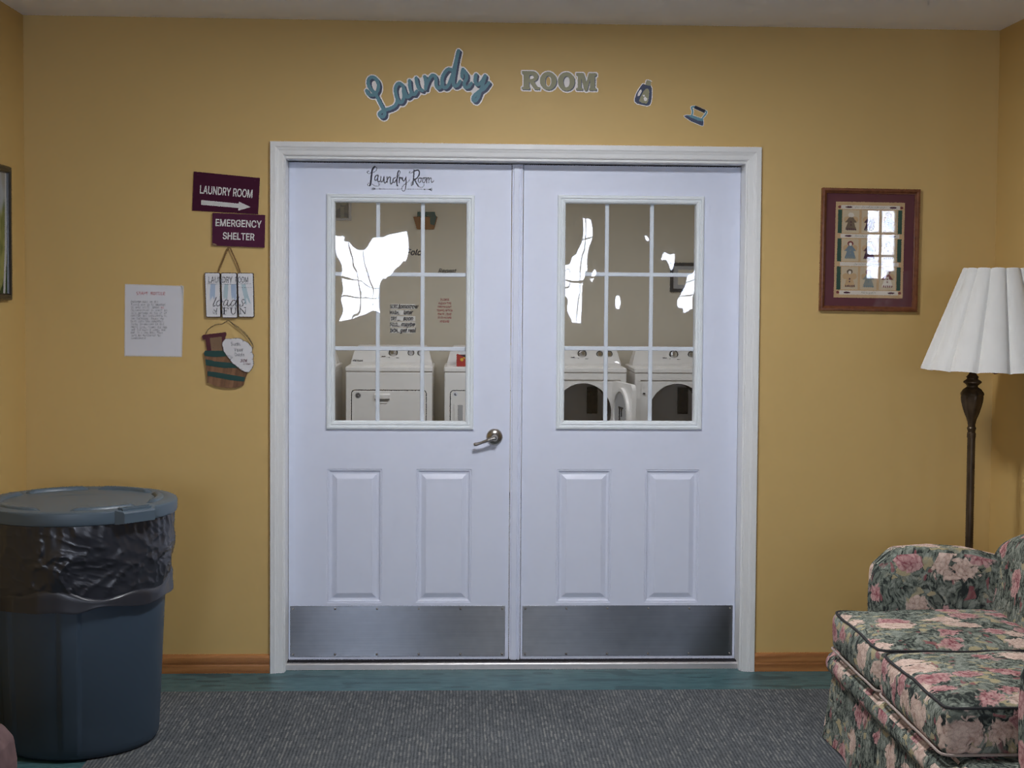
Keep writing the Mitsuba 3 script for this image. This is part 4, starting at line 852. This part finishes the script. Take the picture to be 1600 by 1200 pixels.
# rolled rail under the cushions and the gathered skirt
def rail_path(off, y_far=-0.905, y_near=-2.36):
    pts = [(1.90, y_far + off), (SX + 0.10, y_far + off)]
    pts += [(SX + 0.05 - (0.05 + off) * math.sin(a_), y_far - 0.05 + (0.05 + off) * math.cos(a_)) for a_ in np.linspace(0, np.pi / 2, 7)]
    pts += [(SX - off, y_) for y_ in np.linspace(y_far - 0.10, y_near, 30)]
    return np.array(pts)
rp = rail_path(-0.022)
part(so, 'front_rail', tube(np.column_stack([rp, 0.278 + 0.004 * (meshkit.noise(np.column_stack([rp, rp[:, :1]]) * 7, 2) - 0.5)]), 0.042, 14), 'floral', smooth=True, label='padded roll under the seat cushions')
base_path = rail_path(0.0); L_ = np.concatenate([[0], np.cumsum(np.linalg.norm(np.diff(base_path, axis=0), axis=1))])
ss = np.linspace(0, L_[-1], 320); bp = np.column_stack([np.interp(ss, L_, base_path[:, 0]), np.interp(ss, L_, base_path[:, 1])])
tn = np.gradient(bp, axis=0); tn /= np.linalg.norm(tn, axis=1, keepdims=True); nr = np.column_stack([tn[:, 1], -tn[:, 0]])
if (nr[-1, 0] > 0): nr = -nr
corner = np.interp(0.9 * 0 + (1.90 - SX - 0.05), [0, 5], [0, 5])
V, rows = [], 14
pl_mid = np.interp(-1.52, -base_path[8:, 1][::1] * -1, L_[8:]) if False else L_[-1] - (2.36 - 1.52)
for i_ in range(rows):
    s_ = i_ / (rows - 1); z_ = 0.262 - 0.252 * s_
    cr = 0.022 * np.exp(-((ss - corner - 0.03) / 0.035) ** 2)
    fold = 0.006 * np.sin(ss * 21 + 2) + 0.005 * (meshkit.noise(np.column_stack([ss * 9, ss * 0, ss * 0 + s_ * 1.5]), 6) - 0.5) - 0.016 * np.exp(-((ss - pl_mid) / 0.006) ** 2) - 0.018 * np.exp(-((ss - corner + 0.018) / 0.007) ** 2)
    o = -0.006 + s_ * (0.020 + fold + cr)
    V.append(np.column_stack([bp + nr * o[:, None], np.full(len(ss), z_)]))
inner = [np.column_stack([q[:, :2] - nr * 0.006, q[:, 2]]) for q in V[::-1]]
V = np.vstack(V + inner); n = len(ss); k = 2 * rows
i, j = np.meshgrid(np.arange(k), np.arange(n - 1), indexing='ij'); a, b = (i * n + j).ravel(), (i * n + j + 1).ravel(); c, d = (((i + 1) % k) * n + j).ravel(), (((i + 1) % k) * n + j + 1).ravel()
part(so, 'skirt', TM(V, np.vstack([np.stack([a, d, b], 1), np.stack([a, c, d], 1)])), 'floral', smooth=45, label='gathered floral skirt down to the carpet')
for x in (1.20, 1.84):
    for y in (-1.0, -2.25): part(so, 'leg', lathe([(0.018, 0.005), (0.024, 0.06)], (x, y, 0), 16), 'black_frame')

# ================================================================== PINK ARMCHAIR (only an arm corner shows at the lower left)
pc = thing('armchair', 'dusty pink velvet armchair of which an arm corner shows at the lower left border', 'armchair')
ax = -1.226
def parm(y0, y1): return round_hull([(x, y, z) for x, z in ((ax - 0.033, 0.09), (ax - 0.030, 0.50), (ax - 0.036, 0.540), (ax - 0.050, 0.556), (-1.90, 0.556), (-1.90, 0.09)) for y in (y0 + 0.03, y1 - 0.03)], 0.03, 3)
part(pc, 'arm', parm(-2.78, -2.60), 'pink_velvet', smooth=True)
part(pc, 'arm', parm(-3.50, -3.32), 'pink_velvet', smooth=True)
part(pc, 'arm_welt', tube(curve([(ax - 0.006, -2.772, 0.06), (ax - 0.004, -2.772, 0.40), (ax - 0.004, -2.772, 0.525), (ax - 0.014, -2.770, 0.562)], 8), 0.005, 6), 'pink_velvet')
part(pc, 'seat_cushion', rbox(-1.86, ax - 0.03, -3.315, -2.785, 0.30, 0.44, 0.03, 12), 'pink_velvet', smooth=50)
part(pc, 'base', rbox(-1.86, ax - 0.04, -3.318, -2.782, 0.06, 0.299, 0.02, 8), 'pink_velvet', smooth=50)
part(pc, 'back', rbox(-1.975, -1.865, -3.318, -2.782, 0.10, 0.90, 0.05, 14), 'pink_velvet', smooth=50)
for x in (-1.85, ax - 0.08):
    for y in (-3.41, -2.69): part(pc, 'leg', lathe([(0.016, 0.0), (0.022, 0.07)], (x, y, 0), 12), 'black_frame')

# ================================================================== LAUNDRY ROOM MACHINES
W2, YFm = 0.3345, 5.20
def machine(name, label, cat_, xc, kind, brand=False, back=5.88):
    t = thing(name, label, cat_, 'white laundry machines in a row')
    x0, x1 = xc - W2, xc + W2
    if kind == 'open':
        bodym = m3.Manifold.cube([2 * W2 - 0.004, back - YFm, 0.93]).translate([x0 + 0.002, YFm, 0.02]) - m3.Manifold.cylinder(0.47, 0.219, 0.219, 64).rotate([-90, 0, 0]).translate([xc, YFm - 0.02, 0.652]) - m3.Manifold.cube([0.58, 0.02, 0.80]).translate([xc - 0.29, YFm - 0.008, 0.10])
        mm = bodym.to_mesh(); part(t, 'body', TM(mm.vert_properties[:, :3], mm.tri_verts), 'appliance')
        part(t, 'drum', [lathe([(0.001, 0.003), (0.217, 0.005), (0.217, 0.45)], (xc, YFm + 0.455, 0.652), 64, cap=False, axis='-y')], 'drum', smooth=40, label='dark drum behind the open door')
        dots = [Point(xc + 0.075 + 0.011 * a_, 0.80 - 0.012 * b_).buffer(0.0035, quad_segs=2) for a_ in range(7) for b_ in range(16)]
        part(t, 'drum_vent', plate(sbox(xc + 0.065, 0.60, xc + 0.15, 0.815).difference(union_all(dots)), YFm + 0.44, YFm + 0.43), 'appliance_dark', label='perforated dark drum vent')
        for lx_ in (-0.262, 0.262): part(t, 'latch', box(xc + lx_ - 0.008, xc + lx_ + 0.008, YFm - 0.004, YFm + 0.011, 0.79, 0.80), 'appliance_dark')
        hx, hy = xc + 0.255, YFm - 0.012
        R_ = T().translate([hx, hy, 0.0]).rotate([0, 0, 1], 100)
        q = sbox(-0.53, 0.40, 0.0, 0.895).buffer(-0.05).buffer(0.05)
        dk = part(t, 'door', plate(q, 0.03, 0.0), 'appliance', to_world=R_, label='door swung open')
        ring = Point(-0.27, 0.652).buffer(0.205, quad_segs=16)
        part(dk, 'inner_ring', plate(ring.difference(ring.buffer(-0.028)), 0.052, 0.030), 'appliance', to_world=R_)
        part(dk, 'inner_panel', plate(ring.buffer(-0.028), 0.040, 0.030), 'appliance_gray', to_world=R_)
        part(dk, 'strike', plate(union_all([sbox(-0.33, 0.70, -0.22, 0.712), sbox(-0.30, 0.64, -0.285, 0.70), sbox(-0.25, 0.60, -0.235, 0.70)]), 0.046, 0.040), 'appliance_dark', to_world=R_)
    else:
        part(t, 'body', box(x0 + 0.002, x1 - 0.002, YFm, back, 0.02, 0.950, 0.006), 'appliance')
        dx0, dx1, dz0, dz1 = xc - 0.290, xc + 0.290, 0.20, 0.815
        q = sbox(dx0, dz0, dx1, dz1).buffer(-0.03).buffer(0.03)
        part(t, 'door_gap', plate(q, YFm, YFm - 0.002), 'appliance_dark')
        dk = part(t, 'door', plate(q.buffer(-0.0065), YFm - 0.002, YFm - 0.008), 'appliance')
        if kind == 'side':
            part(dk, 'handle', hull([(a_, b_, c_) for a_, b_, c_ in ((dx0 + 0.03, YFm - 0.008, 0.57), (dx0 + 0.03, YFm - 0.008, 0.71), (dx0 + 0.036, YFm - 0.03, 0.575), (dx0 + 0.036, YFm - 0.03, 0.705), (dx0 + 0.06, YFm - 0.03, 0.575), (dx0 + 0.06, YFm - 0.03, 0.705))]), 'appliance')
            part(dk, 'handle_recess', plate(sbox(dx0 + 0.062, 0.575, dx0 + 0.10, 0.70), YFm - 0.008, YFm - 0.0085), 'appliance_gray')
            part(dk, 'round_badge', plate(Point(dx0 + 0.042, 0.782).buffer(0.018), YFm - 0.008, YFm - 0.009), 'plank_white'); part(dk, 'badge_print', plate(Point(dx0 + 0.042, 0.782).buffer(0.010).difference(Point(dx0 + 0.046, 0.785).buffer(0.005)), YFm - 0.009, YFm - 0.0095), 'gray_ink')
        else:
            hz, hx = 0.755, xc - 0.052
            part(dk, 'handle', hull([(hx + a_, YFm - b_, hz + c_) for a_, b_, c_ in ((-0.06, 0.008, 0.03), (0.06, 0.008, 0.03), (-0.058, 0.030, 0.022), (0.058, 0.030, 0.022), (-0.058, 0.030, -0.008), (0.058, 0.030, -0.008), (-0.06, 0.008, -0.010), (0.06, 0.008, -0.010))]), 'appliance')
            part(dk, 'handle_recess', plate(Polygon([(hx - 0.06, hz - 0.012), (hx + 0.06, hz - 0.012), (hx + 0.04, hz - 0.034), (hx - 0.04, hz - 0.034)]), YFm - 0.008, YFm - 0.0085), 'appliance_gray')
            part(dk, 'handle_lip', hull([(hx + a_, YFm - b_, hz + c_) for a_, b_, c_ in ((-0.042, 0.008, -0.034), (0.042, 0.008, -0.034), (-0.038, 0.016, -0.040), (0.038, 0.016, -0.040), (-0.034, 0.008, -0.05), (0.034, 0.008, -0.05))]), 'appliance')
            part(dk, 'round_badge', plate(Point(dx0 + 0.052, 0.770).buffer(0.024), YFm - 0.008, YFm - 0.0095), 'appliance_gray'); part(dk, 'badge_print', plate(Point(dx0 + 0.052, 0.770).buffer(0.018).difference(union_all([sbox(dx0 + 0.040, 0.773, dx0 + 0.064, 0.776), sbox(dx0 + 0.046, 0.763, dx0 + 0.068, 0.766)])), YFm - 0.0095, YFm - 0.010), 'appliance_dark')
    part(t, 'top_deck', box(x0 - 0.003, x1 + 0.003, YFm - 0.006, back, 0.952, 0.992, 0.008), 'appliance')
    c0, c1, yb = x0 + 0.018, x1 - 0.012, 5.50
    pts = [(c0, yb, 0.992), (c1, yb, 0.992), (c0, yb, 1.012), (c1, yb, 1.012), (c0 + 0.028, yb + 0.055, 1.115), (c1 - 0.028, yb + 0.055, 1.115), (c0 + 0.05, yb + 0.085, 1.140), (c1 - 0.05, yb + 0.085, 1.140), (c0 + 0.05, 5.80, 1.140), (c1 - 0.05, 5.80, 1.140), (c0, 5.80, 0.992), (c1, 5.80, 0.992)]
    cs = part(t, 'console', hull(pts), 'appliance')
    for kx, kr in ((xc + 0.015, 0.036), (xc + 0.155, 0.026), (xc + 0.232, 0.026)):
        kz = 1.086; ky = yb + 0.055 * (kz - 1.012) / 0.103
        kk = part(cs, 'knob', lathe([(kr, 0.0), (kr, 0.006), (kr * 0.93, 0.010)], (kx, ky, kz), 28, axis='-y'), 'appliance_dark')
        part(kk, 'cap', lathe([(kr * 0.76, 0.010), (kr * 0.74, 0.020), (kr * 0.60, 0.024)], (kx, ky, kz), 28, axis='-y'), 'chrome', smooth=40)
    part(cs, 'marking', plate(union_all([sbox(xc - 0.075, 1.058, xc - 0.045, 1.061), sbox(xc - 0.02, 1.050, xc - 0.012, 1.053), sbox(xc + 0.04, 1.046, xc + 0.062, 1.049)]), yb + 0.03, yb + 0.012), 'gray_ink')
    if brand:
        part(cs, 'brand_lettering', plate(put(text2d('Whirlpool', 0.0125, bold=2, sx=1.0), c0 + 0.055, 1.018), yb + 0.012, yb + 0.0005), 'gray_ink', label='small maker name on the console')
    else:
        part(cs, 'gloss_trim', hull([(c1 - 0.03, yb + 0.006, 1.03), (c1 - 0.012, yb + 0.006, 1.016), (c1 - 0.012, yb - 0.001, 1.014), (c1 - 0.05, yb + 0.004, 1.024)]), 'chrome')
    return t
machine('washing_machine', 'white machine cut off by the left edge of the left door glass', 'washing machine', -1.546, 'drop')
machine('clothes_dryer', 'white dryer with closed drop door seen whole in the left door glass', 'clothes dryer', -0.794, 'drop', brand=True)
machine('clothes_dryer', 'white dryer under the red box at the right edge of the left door glass', 'clothes dryer', -0.035, 'side')
machine('clothes_dryer', 'white dryer with open door and dark drum, left one in the right door glass', 'clothes dryer', 0.7085, 'open')
machine('clothes_dryer', 'white dryer with dark drum at the right edge of the right door glass', 'clothes dryer', 1.443, 'open')
t = thing('detergent_box', 'red detergent box on the dryer at the right edge of the left door glass', 'box')
part(t, 'carton', box(-0.276, -0.110, 5.30, 5.42, 0.992, 1.085, 0.002), 'box_red')
part(t, 'flap', hull([(-0.262, 5.30, 1.085), (-0.11, 5.30, 1.085), (-0.262, 5.42, 1.085), (-0.11, 5.42, 1.085), (-0.245, 5.39, 1.118), (-0.11, 5.39, 1.118)]), 'plank_white')
part(t, 'yellow_print', plate(Point(-0.235, 1.045).buffer(0.013).union(Point(-0.215, 1.060).buffer(0.008)), 5.30, 5.299), 'box_yellow')
part(t, 'black_print', plate(Polygon([(-0.25, 1.082), (-0.19, 1.055), (-0.16, 1.03), (-0.15, 1.05), (-0.2, 1.084)]), 5.30, 5.2985), 'ink')

# laundry room wall pieces
WL = 5.95
t = thing('framed_print', 'grey blue framed print at the top left of the left door glass', 'picture')
part(t, 'frame', rings(-1.62, -1.146, 2.147, 2.62, [(0, WL), (0, WL - 0.02), (0.02, WL - 0.02), (0.025, WL - 0.005)]), 'appliance_gray')
part(t, 'sheet', plate(sbox(-1.60, 2.167, -1.166, 2.60), WL - 0.001, WL - 0.006), 'art_blue')
part(t, 'figures', plate(union_all([ell_ for ell_ in (Point(-1.27, 2.27).buffer(0.035), Point(-1.21, 2.30).buffer(0.03), sbox(-1.33, 2.18, -1.29, 2.33), sbox(-1.235, 2.17, -1.205, 2.26))]), WL - 0.006, WL - 0.007), 'print_gray')
t = thing('basket_plaque', 'orange laundry basket wall plaque with teal cloth seen through the left door glass', 'wall plaque')
part(t, 'basket', plate(Polygon([(-0.640, 2.185), (-0.442, 2.185), (-0.470, 2.083), (-0.61, 2.083)]), WL, WL - 0.02), 'basket_orange')
part(t, 'cloth', plate(Polygon([(-0.605, 2.225), (-0.465, 2.225), (-0.455, 2.188), (-0.61, 2.188)]).union(Polygon([(-0.505, 2.19), (-0.448, 2.19), (-0.468, 2.115), (-0.500, 2.125)])), WL - 0.0, WL - 0.026), 'basket_teal')
solo('word_decal', plate(put(text2d('Fold', 0.046, bold=3, shear=0.3), -0.638, 1.872), WL, WL - 0.002), 'ink', 'dark script word Fold on the laundry wall', 'wall decal')
solo('word_decal', plate(put(text2d('Repeat', 0.034, bold=3, shear=0.3, sx=0.95), -0.362, 1.728), WL, WL - 0.002), 'ink', 'dark script word Repeat on the laundry wall', 'wall decal')
trw = tracer((-1.5034, 1.6472), (1.138e-3, 0), (0, -1.142e-3))
t = thing('chore_decal', 'white strip decal listing SORT tomorrow to IRON get real on the laundry wall', 'wall decal')
for i, (a_, b_) in enumerate((('SORT', 'tomorrow'), ('WASH', 'later'), ('DRY', 'soon'), ('FOLD', 'maybe'), ('IRON', 'get real'))):
    zc_ = trw((0, 176 + 43 * i))[1]
    sx0, sx1 = trw((597, 0))[0], trw((776 if i != 1 else 742, 0))[0]
    st = part(t, 'strip', plate(sbox(sx0, zc_ - 0.018, sx1, zc_ + 0.022), WL, WL - 0.0015), 'strip_white')
    part(st, 'lettering', plate(union_all([put(text2d(a_, 0.028, bold=4, sx=0.62), trw((622, 0))[0], zc_ - 0.012), put(text2d('_', 0.028, bold=3), trw((655, 0))[0], zc_ - 0.010), put(text2d(b_, 0.033, bold=4, shear=0.25, sx=0.78), trw((722, 0))[0], zc_ - 0.012)]), WL - 0.0015, WL - 0.003), 'ink')
t = thing('lint_notice', 'white notice in red print asking to clean the dryer lint traps', 'notice')
part(t, 'sheet', plate(sbox(-0.500, 1.300, -0.265, 1.575), WL, WL - 0.0015), 'laundry_paint')
for i, s in enumerate(('PLEASE', 'CLEAN THE', 'DRYER LINT', 'TRAPS AFTER', 'EACH LOAD', 'IT IS A FIRE', 'HAZARD')):
    part(t, 'text_line', plate(put(text2d(s, 0.0165, bold=3, sx=0.85), trw((988, 0))[0], trw((0, 129 + 26 * i))[1]), WL - 0.0015, WL - 0.003), 'red_ink')
t = thing('framed_print', 'black framed print on the laundry wall at the right edge of the right door glass', 'picture')
part(t, 'frame', rings(1.480, 2.0, 1.585, 1.828, [(0, WL), (0, WL - 0.02), (0.022, WL - 0.02), (0.028, WL - 0.005)]), 'appliance_dark')
part(t, 'sheet', plate(sbox(1.50, 1.605, 1.98, 1.808), WL - 0.001, WL - 0.006), 'appliance_gray')
part(t, 'mat_opening', plate(sbox(1.545, 1.645, 1.94, 1.77), WL - 0.006, WL - 0.007), 'laundry_paint')
